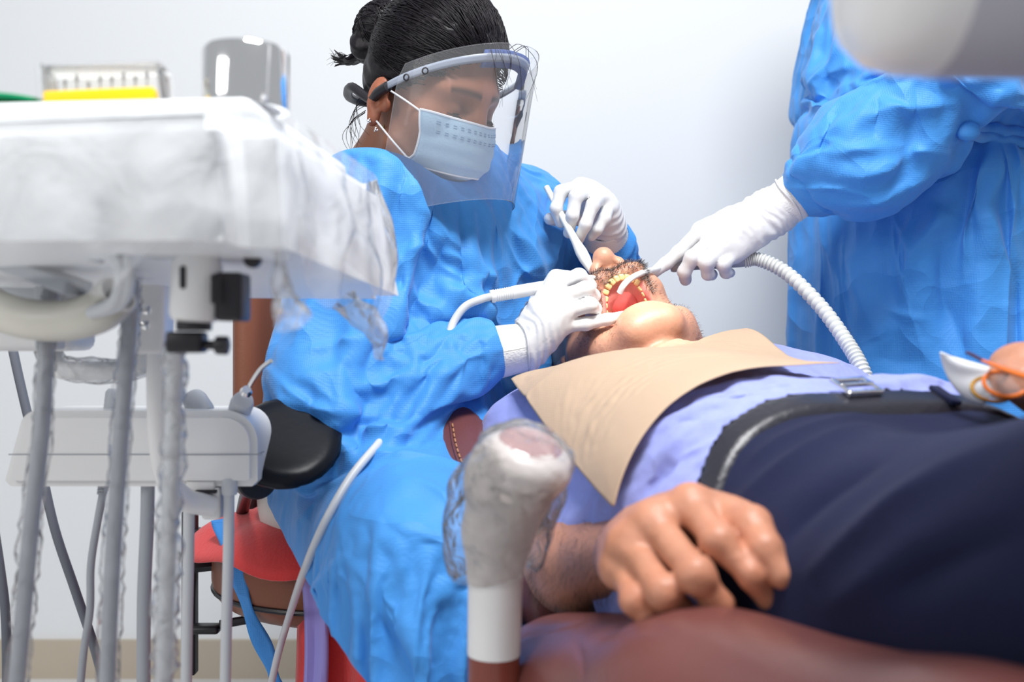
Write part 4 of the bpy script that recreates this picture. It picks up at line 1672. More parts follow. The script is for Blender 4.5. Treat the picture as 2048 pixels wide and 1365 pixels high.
    for sx in (-1, 1):
        b.box(bc + xax * .016 * sx + zax * .003, (.005, .030, .005), .0015, Rb)
        b.box(bc + yax * .0135 * sx + zax * .003, (.036, .005, .005), .0015, Rb)
    b.box(bc + zax * .005, (.034, .004, .004), .001, Rb)
    o = b.build('buckle', M['steel'], belt)
    o['label'] = 'silver belt buckle'
    for t in (-.085,):
        q = p_belt_p + xax * t
        for _ in range(12):
            q = q - bt.grad(q[None])[0] * bt.sample(q[None])[0]
            q = q - p_belt_n * ((q - p_belt_p) @ p_belt_n)
        n0 = bt.grad(q[None])[0]
        x0 = unit(np.cross(p_belt_n, n0))
        t0 = np.cross(n0, x0)
        Rl = Matrix([[x0[i], t0[i], n0[i]] for i in range(3)])
        bl = MB()
        bl.box(q + n0 * .001 + t0 * (.008 if t0 @ p_belt_n > 0 else -.008), (.011, .036, .005), .0015, Rl)
        bl.build('belt_loop', M['navy'], tr)
    # ---- bib: a flat rectangle dropped on the chest
    A, Bc, C, D = V(.012, 1.200, .82), V(.092, .850, .82), V(.360, 1.005, .82), V(.325, 1.315, .82)
    n1, n2 = 52, 64
    g = np.array([[(A * (1 - a) + Bc * a) * (1 - b) + (D * (1 - a) + C * a) * b for b in np.linspace(0, 1, n2)] for a in np.linspace(0, 1, n1)])
    g[:, :, 2] += .012 * vnoise(g, 9)
    mb = MB()
    mb.sheet(g)
    fv, ff = np.array(mb.v), np.array(mb.f)
    solid2 = patient_torso(Field(lo, hi, .011), .011)
    for sh, el, e in ((p_rsh, p_rel, .60), (p_lsh, p_lel, .62)):
        solid2.cap(sh, sh * (1 - e) + el * e, .074, .074, .04)
    hn = solid2.mesh(relax=1)
    v2 = drape(fv, ff, [hn, (_phv, _phf)], None, frames=70, shrink=-.01, tension=30, bending=.03, quality=7, damp=.6, fric=25, mass=.5)
    bib = link_mesh('patient_bib', v2, ff, M['bib'], None, subsurf=1)
    q = bib.modifiers.new('solid', 'SOLIDIFY')
    q.thickness = .0008
    tag(bib, 'tan nonwoven patient bib laid over the chest of the lying man', 'bib')
    return shirt


build_patient_clothes()
# ================================================================== THE ASSISTANT (standing)
a_sh, a_el, a_wr = P(2170, -70, 1.46), P(1935, 140, 1.345), P(1548, 424, 1.425)
a_pel, a_ch = V(.68, 1.64, .92), V(.67, 1.66, 1.26)
a_sh2, a_el2, a_wr2 = V(.62, 1.84, 1.34), V(.66, 1.95, 1.08), V(.62, 1.80, .98)


ASSIST_CREASES = [([(1575, 350), (1650, 335), (1760, 340)], .006, .007), ([(1585, 375), (1660, 372), (1740, 385)], .005, .006), ([(1590, 395), (1650, 405), (1720, 400)], .005, .006), ([(1600, 330), (1640, 290), (1660, 240)], .006, .007), ([(1650, 280), (1720, 300), (1800, 290)], .006, .006), ([(1720, 180), (1800, 220), (1900, 210)], .006, .006), ([(1760, 330), (1840, 300), (1900, 310)], .006, .006), ([(1700, 160), (1680, 220), (1640, 290)], .006, -.007),
                  ([(1600, 100), (1640, 180), (1650, 260)], .006, .007), ([(1690, 40), (1660, 120), (1600, 180)], .006, .007), ([(1790, 430), (1830, 500), (1810, 590)], .006, .007), ([(1830, 420), (1810, 520), (1830, 600)], .006, .006), ([(1960, 330), (1930, 430), (1940, 520)], .006, .008), ([(1990, 330), (1975, 430), (2000, 560)], .006, .008), ([(1700, 560), (1780, 620), (1850, 640)], .006, .006), ([(1640, 480), (1680, 560), (1680, 660)], .006, .006)]
ASSIST_FOLDS = [([(1930, 266), (2010, 270), (2090, 280)], .022, -0.0231), ([(1955, 285), (1900, 360), (1860, 470)], .010, 0.0116), ([(1975, 285), (1960, 400), (1980, 520)], .010, 0.0105), ([(2000, 285), (2000, 380), (2040, 560)], .010, 0.0126), ([(2025, 285), (2040, 380), (2060, 480)], .010, 0.0105), ([(1960, 250), (1990, 200), (2048, 150)], .010, 0.0084),
                ([(1580, 360), (1640, 320), (1720, 300)], .009, 0.0095), ([(1590, 400), (1680, 370), (1800, 380)], .009, 0.0095), ([(1600, 420), (1700, 430), (1790, 410)], .009, 0.0084), ([(1640, 100), (1700, 200), (1730, 300)], .012, -0.0105),
                ([(1600, 330), (1720, 350), (1850, 300)], .016, 0.0147), ([(1620, 390), (1740, 400), (1860, 350)], .014, 0.0126),
                ([(1640, 280), (1760, 230), (1900, 200)], .016, 0.0105), ([(1990, 290), (1940, 400), (1930, 560)], .016, 0.0147),
                ([(2030, 290), (2010, 420), (2010, 600)], .016, 0.0147), ([(1900, 420), (1840, 500), (1830, 620)], .018, 0.0147),
                ([(1700, 480), (1720, 580), (1760, 680)], .020, 0.0126),
                ([(1690, 470), (1700, 600), (1740, 740)], .014, 0.0105), ([(1790, 440), (1800, 540), (1850, 720)], .016, 0.0150), ([(1995, 520), (2000, 640), (2005, 760)], .014, 0.0165), ([(2035, 520), (2035, 640), (2035, 760)], .014, -0.0165), ([(1880, 480), (1890, 600), (1930, 720)], .012, -0.0105), ([(1640, 470), (1640, 560), (1660, 680)], .014, -0.0090), ([(1600, 60), (1590, 200), (1585, 320)], .014, 0.0090), ([(1660, 20), (1650, 160), (1640, 250)], .012, -0.0105)]


def build_assistant():
    lo, hi = V(.30, 1.15, .02), V(1.06, 2.08, 1.75)
    B = Field(lo, hi, .012)
    B.chain([a_pel, (a_pel + a_ch) / 2, a_ch], [.135, .115, .125], .08)
    B.cap(a_ch + V(0, -.03, .03), a_sh, .09, .052, .06)
    B.cap(a_ch + V(-.02, .05, .03), a_sh2, .09, .052, .06)
    for s, e, w in ((a_sh, a_el, a_wr), (a_sh2, a_el2, a_wr2)):
        B.cap(s, e, .046, .038, .03)
        B.cap(e, w, .037, .025, .02)
    hd = a_ch + V(-.06, .02, .31)
    B.cap(a_ch + V(0, 0, .08), hd, .055, .05, .04)
    B.ell(hd + V(-.01, 0, .03), (.095, .075, .11), None, .02)
    B.ell(hd + V(-.05, 0, -.04), (.05, .055, .07), None, .03)
    B.ell(hd + V(-.105, 0, 0), (.018, .014, .02), None, .015)
    for sg in (-1, 1):
        hp = a_pel + V(0, .08 * sg, -.04)
        B.cap(hp, hp + V(.01, 0, -.42), .09, .06, .05)
        B.cap(hp + V(.01, 0, -.42), hp + V(.03, 0, -.82), .055, .038, .03)
        B.cap(hp + V(.03, 0, -.82), hp + V(-.10, 0, -.84), .038, .03, .02)
    v, F = B.mesh(relax=2)
    body = link_mesh('person', v, F, M['skin_d'], col=np.tile(V(.30, .13, .07), (len(v), 1)))
    tag(body, 'standing assistant in blue gown and white glove holding the suction hose', 'person')
    hr = Field(hd - .17, hd + .19, .008)
    hr.ell(hd + V(.012, 0, .045), (.098, .084, .105), None)
    hr.cutplane(hd + V(-.07, 0, .02), V(-.9, 0, -.45))
    v, F = hr.mesh()
    link_mesh('hair', v, F, M['hair'], body)

    def shape(g, h):
        F = Field(V(.28, 1.12, .40), V(1.10, 2.08, 1.46), h)
        for q in (V(0, -.06, 0), V(0, .07, 0), V(.05, 0, 0), V(-.03, 0, 0)):
            F.cap(a_pel + q + V(-.005, 0, .15), a_ch + q * .8, .135 + g, .128 + g, .06)
            F.cap(a_pel + q * 1.2 + V(0, 0, .15), a_pel + q * 1.5 + V(.0, 0, -.50), .135 + g, .16 + g, .08)
        F.cap(a_ch + V(0, -.03, .03), a_sh, .09 + g, .060 + g, .06)
        F.cap(a_ch + V(-.02, .05, .03), a_sh2, .09 + g, .060 + g, .06)
        F.cap(a_sh, a_el, .066 + g, .054 + g, .05)
        F.cap(a_el, a_el * .45 + a_wr * .55, .054 + g, .060 + g, .04)
        F.cap(a_el * .45 + a_wr * .55, a_el * .06 + a_wr * .94, .062 + g, .030 + g * .3, .02)
        F.cap(a_sh2, a_el2, .062 + g, .058 + g, .05)
        F.cap(a_el2, a_wr2, .056 + g, .04 + g, .03)
        return F

    sv, sf = shape(-.006, .014).mesh(relax=1)
    G = shape(.016, .0105)
    G.disp(wrinkle(8, .006, 12, (1, 1, .6)), .04)
    v, F = G.mesh(relax=1)
    keep = (v[:, 2] < 1.44) & (v[:, 2] > .43)
    ax = unit(a_wr - a_el)
    keep &= ~(((v - a_wr) @ ax > -.030) & (np.linalg.norm(v - a_wr, axis=1) < .10))
    v, F, used = keep_faces(v, F, keep)
    pin = np.zeros(len(v))
    pin[v[:, 2] > 1.40] = 1
    pin[((v - a_wr) @ ax > -.050) & (np.linalg.norm(v - a_wr, axis=1) < .10)] = 1
    wz = 1.085
    wn = unit(V(.10, -.06, 1))
    pin[np.abs((v - V(.68, 1.5, wz)) @ wn) < .010] = .9
    # drawn in at the waist by the tie
    v0 = v.copy()
    tors = np.linalg.norm((v - (a_pel * .5 + a_ch * .5))[:, :2], axis=1)
    arm = np.minimum.reduce([np.linalg.norm(np.cross(v - a, unit(b - a)), axis=1) + 9 * (((v - a) @ unit(b - a)) < -.02) for a, b in ((a_el, a_wr),)])
    v2 = drape(v, F, [(sv, sf)], pin, frames=26, shrink=-.14, tension=25, bending=.25, quality=5)
    v3, F3 = subdivide(v2, F)
    v3, F3 = subdivide(v3, F3)
    v3 = sculpt(v3, F3, ASSIST_FOLDS + ASSIST_CREASES, ((7, .008, 3), (22, .0014, 9)))
    gown = link_mesh('gown', v3, F3, M['gown'], body)
    gown['label'] = 'blue nonwoven gown with waist tie'
    return body


assistant = build_assistant()
# ================================================================== GLOVES, CUFFS AND WHAT THE HANDS HOLD
def glove(name, wr_prev, wrist, fingers, thumb, parent, scale=1.0, label=None, wr=.027, edge=.030):
    A = hand_field(wr_prev, wrist, fingers, thumb, wr=wr, scale=scale, grow=.0008, h=.0020)
    ax = unit(np.asarray(wrist) - np.asarray(wr_prev))
    w = np.asarray(wrist, float)

    def wr_fn(p):
        t = (p - w) @ ax
        m = np.exp(-((t - .012) / .030) ** 2)
        return m * .0011 * np.sin(t * 520 + 5 * vnoise(p, 40)) + .0004 * vnoise(p, 140)
    A.disp(wr_fn, .008)
    A.cutplane(w - ax * edge, -ax)
    v, F = A.mesh(relax=1)
    o = link_mesh(name, v, F, M['latex'], parent)
    if label:
        o['label'] = label
    # rolled glove edge
    r = MB()
    u0 = unit(np.cross(ax, V(0, 0, 1)))
    w0 = np.cross(ax, u0)
    rr = (wr + .004) * scale * .98 + .0015
    r.tube(np.array([w - ax * (edge - .001 + .0015 * math.sin(3 * a)) + rr * (math.cos(a) * u0 + math.sin(a) * w0) for a in np.linspace(0, 2 * math.pi, 40)]), .0013, 8, cap=False)
    r.build('rolled_edge', M['latex'], o)
    return o


def knit_cuff(a, b, r0, r1, parent):
    c = MB()
    a, b = np.asarray(a), np.asarray(b)
    ax = unit(b - a)
    u0 = unit(np.cross(ax, V(0, 0, 1)))
    w0 = np.cross(ax, u0)
    g = []
    for t in np.linspace(0, 1, 14):
        row = []
        for k in range(121):
            an = 2 * math.pi * k / 120
            r = r0 + (r1 - r0) * t + .0004 * math.cos(an * 60)
            row.append(a + (b - a) * t + r * (math.cos(an) * u0 + math.sin(an) * w0))
        g.append(row)
    c.sheet(np.array(g))
    return c.build('knit_cuff', M['knit'], parent, solid=.002, auto=False)


# dentist's right hand, resting on the jaw with the scaler handpiece
rh = dict(fingers=[[P(1108, 572, 1.292), P(1158, 552, 1.296), P(1180, 572, 1.312), P(1178, 590, 1.322)],
                   [P(1122, 596, 1.272), P(1172, 578, 1.268), P(1187, 592, 1.290), P(1178, 602, 1.308)],
                   [P(1126, 626, 1.262), P(1180, 610, 1.262), P(1190, 618, 1.285), P(1180, 626, 1.302)],
                   [P(1118, 654, 1.264), P(1172, 648, 1.268), P(1216, 639, 1.282), P(1247, 632, 1.294)]],
          thumb=[P(1062, 646, 1.318), P(1090, 588, 1.334), P(1112, 556, 1.330), P(1150, 556, 1.326)])
glove('glove', d_rwr * .8 + d_rel * .2, d_rwr + V(.012, 0, .004), rh['fingers'], rh['thumb'], dentist, 1.0, 'white glove on the hand resting on the jaw', wr=.0275, edge=.004)
knit_cuff(d_rwr * .80 + d_rel * .20, d_rwr * 1.075 - d_rel * .075, .0345, .0290, dentist)

# dentist's left hand with the mouth instrument
lh = dict(fingers=[[P(1160, 374, 1.432), P(1122, 384, 1.396), P(1112, 418, 1.388), P(1121, 446, 1.394)],
                   [P(1180, 382, 1.424), P(1152, 394, 1.380), P(1145, 432, 1.376), P(1137, 466, 1.390)],
                   [P(1200, 394, 1.420), P(1186, 410, 1.380), P(1171, 450, 1.374), P(1156, 482, 1.386)],
                   [P(1216, 414, 1.428), P(1210, 436, 1.396), P(1194, 460, 1.392), P(1182, 474, 1.398)]],
          thumb=[P(1192, 422, 1.462), P(1160, 432, 1.450), P(1130, 438, 1.432), P(1100, 438, 1.418)])
glove('glove', d_lwr * .8 + d_lel * .2, d_lwr + V(0, 0, .004), lh['fingers'], lh['thumb'], dentist, 1.0, 'white glove on the raised hand with the white instrument', wr=.0270, edge=.014)
knit_cuff(d_lwr * .80 + d_lel * .20, d_lwr * 1.02 - d_lel * .02, .034, .0292, dentist)

# assistant's hand on the suction handle
ah = dict(fingers=[[P(1402, 462, 1.425), P(1358, 506, 1.412), P(1332, 527, 1.406), P(1309, 545, 1.400)],
                   [P(1424, 482, 1.405), P(1384, 516, 1.385), P(1369, 544, 1.392), P(1371, 560, 1.410)],
                   [P(1446, 498, 1.400), P(1412, 526, 1.380), P(1416, 548, 1.395), P(1424, 550, 1.414)],
                   [P(1470, 508, 1.402), P(1446, 530, 1.386), P(1452, 546, 1.400), P(1460, 546, 1.416)]],
          thumb=[P(1482, 470, 1.460), P(1420, 490, 1.462), P(1380, 518, 1.455), P(1350, 530, 1.444)])
glove('glove', a_wr * .8 + a_el * .2, a_wr + V(-.004, 0, 0), ah['fingers'], ah['thumb'], assistant, 1.08, 'white glove gripping the suction handle', wr=.027)
knit_cuff(a_wr * .80 + a_el * .20, a_wr * .98 + a_el * .02, .034, .031, assistant)

# ---- scaler handpiece in the right hand
t = thing('scaler_handpiece', P(1040, 585, 1.30), 'white ribbed handpiece in the gloved hand on the jaw, trailing a grey hose', 'dental handpiece')
a, b = P(980, 594, 1.29), P(1190, 556, 1.318)
L = float(np.linalg.norm(b - a))
m = MB()
prof = [(.0045, 0), (.0082, .0005), (.0086, .003)]
for k in range(8):
    prof += [(.0086, .006 + .003 * k), (.0078, .0068 + .003 * k), (.0078, .0078 + .003 * k), (.0086, .0086 + .003 * k)]
prof += [(.0088, .034), (.0084, L * .45), (.0072, L * .8), (.0048, L * .97), (.003, L)]
m.lathe(prof, a, b - a, 32)
m.build('handle', M['white'], t)
m = MB()
m.tube(spline([b, P(1203, 560, 1.322), P(1212, 568, 1.324), P(1216, 574, 1.324)], 6), [.0016, .0012, .0006], 8)
m.build('metal_tip', M['copper'], t)
m = MB()
m.tube(spline([a + (b - a) * .005, P(962, 599, min(1.287, gown_depth(962, 599) - .008)), P(930, 614, gown_depth(930, 614) - .009), P(907, 645, gown_depth(907, 645) - .007), P(898, 675, gown_depth(898, 675) + .012)], 10), .0052, 14)
m.build('hose', M['lgrey'], t)

# ---- instrument in the left hand
t = thing('hand_scaler', P(1130, 460, 1.40), 'slim white hand instrument held upright over the mouth, thick near its lower end', 'dental instrument')
a, b = P(1092, 373, 1.405), P(1188, 552, 1.345)
m = MB()
L = float(np.linalg.norm(b - a))
m.lathe([(.0025, 0), (.0042, .001), (.0046, L * .25), (.0048, L * .45), (.0058, L * .62), (.0082, L * .74), (.0080, L * .82), (.0050, L * .93), (.0026, L)], a, b - a, 28)
m.build('handle', M['cream'], t)
m = MB()
m.tube(spline([b, P(1200, 562, 1.342), P(1214, 563, 1.338), P(1222, 570, 1.336)], 6), [.0014, .0011, .0005], 8)
m.build('metal_tip', M['copper'], t)

# ---- suction
t = thing('saliva_suction', P(1400, 535, 1.41), 'grey suction handle with clear tip and ribbed hose held by the assistant', 'suction hose')
m = MB()
m.lathe([(.006, 0), (.0105, .001), (.0118, .004), (.0118, .020), (.0105, .022), (.010, .10), (.009, .112)], P(1340, 529, 1.425), P(1496, 520, 1.415) - P(1340, 529, 1.425), 28)
m.build('handle', M['grey'], t)
m = MB()
m.tube(spline([P(1345, 529, 1.424), P(1318, 537, 1.398), P(1288, 545, 1.335), P(1264, 556, 1.305), P(1248, 570, 1.296), P(1239, 586, 1.300)], 8), .0042, 14)
m.build('clear_tip', M['tip'], t)
pts = spline([P(1488, 522, 1.415), P(1520, 520, 1.41), P(1575, 548, 1.39), P(1640, 612, 1.35), P(1690, 680, 1.31), P(1722, 735, 1.28), P(1745, 800, 1.26)], 22)
n = len(pts)
m = MB()
m.tube(pts, [(.0092 + .0011 * (1 if (i % 3) else -1)) for i in range(n)], 18)
m.build('ribbed_hose', mat('pale_grey_hose', (.62, .64, .62), .45), t)
# the handpiece's long hose: down between arm and lap, then over the gown
q = [P(898, 675, gown_depth(898, 675) + .015)]
pts2 = [(772, 872), (752, 894), (700, 958), (648, 1050), (608, 1145), (578, 1235), (556, 1310), (538, 1390)]
dd = [gown_depth(x, y) for x, y in pts2]
dd = [min(v, 1.30) for v in dd]
q = q[:1] + [P(x, y, gown_depth(x, y) + .05) for x, y in ((885, 690), (850, 760), (800, 850))]
q += [P(x, y, dd[i] + (.035 if i == 0 else -.009 + .008 * (i == 1))) for i, (x, y) in enumerate(pts2)]
m = MB()
m.tube(spline(q, 10), .0048, 14)
m.build('hose', M['lgrey'], bpy.data.objects['scaler_handpiece'])


# ---- waist tie of the assistant's gown
def assistant_tie():
    from mathutils.bvhtree import BVHTree
    go = [o for o in assistant.children if o.name.startswith('gown')][0]
    bv = BVHTree.FromPolygons([v.co.copy() for v in go.data.vertices], [tuple(p.vertices) for p in go.data.polygons])
    pts = []
    last = 1.45
    for x, y in ((1925, 266), (1945, 263), (1975, 266), (2010, 270), (2048, 276), (2100, 284), (2160, 292)):
        hh = bv.ray_cast(Vector((0, 0, CAM_Z)), Vector(P(x, y, 1.0) - V(0, 0, CAM_Z)))
        if hh[0] is not None:
            last = hh[0].y
        pts.append(P(x, y, last - .004))
    s = spline(pts, 8)
    m = MB()
    for k, (dz, w) in enumerate(((.006, .0085), (-.006, .0075))):
        g = np.array([[p + V(0, -.004 * math.cos(u * 1.5) - .002 * math.sin(i * .4 + k), dz + u * w + .0015 * math.sin(i * .7 + k * 2)) for u in np.linspace(-1, 1, 7)] for i, p in enumerate(s)])
        m.sheet(g)
    o = m.build('waist_tie', M['gown'], go, solid=.0015)
    m = MB()
    m.ball(s[3] + V(0, -.006, 0), (.016, .010, .013), 3)
    m.build('tie_knot', M['gown'], go)


assistant_tie()
# ================================================================== THE DENTAL CHAIR
def build_chair():
    t = thing('dental_chair', (.25, .95, 0), 'brown leather dental chair the patient lies on', 'dental chair')
    ax = unit(V(-.17, .62, .125))
    sd = unit(V(.961, .277, 0))
    up = np.cross(sd, ax)
    if up[2] < 0:
        up = -up
    B = Field(V(-.24, .80, .30), V(.66, 1.62, .80), .008)
    c = V(.205, 1.235, .527)
    B.rbox(c, (.255, .185, .050), .045, np.array([sd, ax, up]))
    for sg in (-1, 1):
        B.cap(c + sd * (.250 if sg > 0 else .268) * sg - ax * .035 + up * .055, c + sd * (.235 if sg > 0 else .262) * sg + ax * .115 + up * .075, .046, .058, .05)
    v, F = B.mesh(relax=2)
    back = link_mesh('backrest', v, F, M['leather'], t)
    # stitched seam along the bolster
    from mathutils.bvhtree import BVHTree
    bv = BVHTree.FromPolygons([Vector(p) for p in v], F.tolist())

    def seam(px, r, name, m, dash=False):
        q = []
        for (x, y) in px:
            hh = bv.ray_cast(Vector((0, 0, CAM_Z)), Vector(P(x, y, 1.0) - V(0, 0, CAM_Z)))
            if hh[0] is not None:
                q.append(np.array(hh[0]) + np.array(hh[1]) * -.0 + V(0, -.0012, .0012))
        if len(q) < 2:
            return
        s = spline(q, 12)
        b = MB()
        if dash:
            for i in range(0, len(s) - 2, 3):
                b.tube(s[i:i + 3], r, 6)
        else:
            b.tube(s, r, 6)
        b.build(name, m, back)
    th = mat('tan_thread', (.45, .22, .10), .7)
    seam([(905, 850), (912, 890), (925, 930), (940, 960)], .0009, 'stitching', th, True)
    seam([(925, 835), (960, 815), (1000, 825)], .0009, 'stitching', th, True)
    seam([(900, 846), (906, 890), (918, 930)], .0013, 'piping', M['leather'])
    # headrest
    H = Field(V(-.1, 1.3, .48), V(.36, 1.66, .78), .008)
    H.rbox(P_H + V(-.02, .05, -.125), (.125, .10, .040), .038, np.array([sd, ax, up]))
    H.cap(P_H + V(-.12, .0, -.100), P_H + V(-.15, .11, -.085), .034, .034, .04)
    H.cap(P_H + V(.10, .0, -.100), P_H + V(.07, .11, -.085), .034, .034, .04)
    H.cap(P_H + V(0, .04, -.13), c + ax * .30, .03, .03, .02)
    v, F = H.mesh(relax=2)
    o = link_mesh('headrest', v, F, M['bluecloth'], t)
    o['label'] = 'headrest in a dark blue cover'
    # seat, tipped up towards the knees
    S = Field(V(-.04, -.20, .20), V(1.02, 1.06, .72), .008)
    ch = [V(.052, .930, .428), V(.137, .69, .488), V(.235, .50, .508), V(.33, .34, .51), V(.44, -.06, .34)]
    far = [q + V(.50, .145, 0) for q in ch]
    S.chain(ch, [.072, .076, .078, .075, .07], .04)
    S.chain(far, [.072, .076, .078, .075, .07], .04)
    for k in range(5):
        S.cap(ch[k] + V(0, 0, -.010), far[k] + V(0, 0, -.010), .058, None, .05)
    for k in range(4):
        for tt in (.2, .4, .6, .8):
            a = ch[k] * (1 - tt) + ch[k + 1] * tt
            b = far[k] * (1 - tt) + far[k + 1] * tt
            S.cap(a + V(0, 0, -.010), b + V(0, 0, -.010), .058, None, .05)
    v, F = S.mesh(relax=2)
    v, F = subdivide(v, F)
    v = sculpt(v, F, [([(1050, 1272), (1130, 1262), (1240, 1272), (1360, 1312), (1450, 1370)], .0040, -.0055), ([(1050, 1282), (1130, 1273), (1236, 1284), (1350, 1324), (1430, 1375)], .0032, .0040), ([(1150, 1280), (1163, 1320), (1168, 1364)], .0025, -.0025), ([(1200, 1275), (1260, 1262), (1330, 1258)], .0025, -.002)])
    seat = link_mesh('seat', v, F, M['leather'], t)

    # base under the chair
    b = MB()
    b.box((.38, .80, .20), (.26, .50, .40), .03)
    b.build('base', M['white'], t)
    b = MB()
    b.box((.38, .80, .02), (.44, .80, .04), .015)
    b.build('base_plate', M['lgrey'], t)
    # armrest on its post, wrapped in film
    x0, d0 = -.0145, .85
    b = MB()
    b.tube(spline([V(x0 + .03, d0 + .05, .30), V(x0, d0 + .005, .36), V(x0 - .001, d0, .42), V(x0 - .001, d0, .4935)], 8), .0222, 28)
    b.build('armrest_bracket', mat('red_brown_enamel', (.20, .045, .03), .3), t)
    b = MB()
    b.lathe([(.0225, -.001), (.0228, 0), (.0230, .03), (.0236, .075), (.0244, .085)], V(x0 - .001, d0, .4935), V(.02, 0, 1), 36)
    post = b.build('armrest_post', M['white'], t)
    A = Field(V(-.11, .70, .53), V(.11, .93, .72), .004)
    A.chain([P(988, 1150, .85), P(996, 1060, .848), P(1018, 985, .84), P(1056, 915, .80)], [.0240, .0290, .0335, .0340], .012)
    A.cap(P(1035, 950, .82) + V(-.012, 0, 0), P(1062, 905, .80) + V(.004, 0, 0), .030, .032, .02)
    nn, qq = unit(V(.30, -.38, .87)), P(1068, 905, .80) + V(0, 0, .009)
    A.put(lambda X, Y, Z: -((X - qq[0]) * nn[0] + (Y - qq[1]) * nn[1] + (Z - qq[2]) * nn[2]), V(-.11, .70, .53), V(.11, .93, .72), .024, 'cut', 0)
    v, F = A.mesh(relax=2)
    arm = link_mesh('armrest', v, F, mat('armrest_grey', (.56, .51, .49), .35), t)
    arm['label'] = 'upright armrest bagged in clear film'
    b = MB()
    n0 = unit(V(.30, -.38, .87))
    cq = P(1066, 908, .80) + V(0, 0, .0085)
    b.lathe([(.0005, .0026), (.016, .0024), (.0240, .0012), (.0280, -.0020), (.0290, -.006)], cq - n0 * .0005, n0, 32)
    b.build('end_cap', mat('mauve_plastic', (.34, .17, .17), .15, coat=.6), arm)
    A2 = Field(V(-.15, .68, .50), V(.14, .95, .74), .0042)
    A2.chain([P(982, 1160, .85), P(984, 1060, .848), P(1010, 985, .84), P(1060, 905, .795)], [.0290, .0370, .0400, .0385], .02)
    A2.cap(P(950, 1150, .85), P(955, 1050, .85), .012, .016, .02)
    A2.cap(P(1092, 985, .83), P(1066, 1110, .84), .008, .009, .02)
    q3 = P(1068, 905, .80) + V(0, 0, .017)
    A2.put(lambda X, Y, Z: -((X - q3[0]) * nn[0] + (Y - q3[1]) * nn[1] + (Z - q3[2]) * nn[2]), V(-.15, .68, .50), V(.14, .95, .74), .022, 'cut', 0)

    def crinkle(p):
        return -.0085 * (facets(p, 34, 3) - .5) - .0035 * (facets(p, 75, 8) - .5)
    A2.disp(crinkle, .02)
    A2.cutplane(P(985, 1165, .85), V(.15, 0, -1))
    v, F = A2.mesh(relax=0)
    kp = (v - P(985, 1162, .85)) @ unit(V(.15, 0, -1)) < -.002
    v, F, _ = keep_faces(v, F, kp)
    link_mesh('film_bag', v, F, M['film4'], arm)
    return t


build_chair()
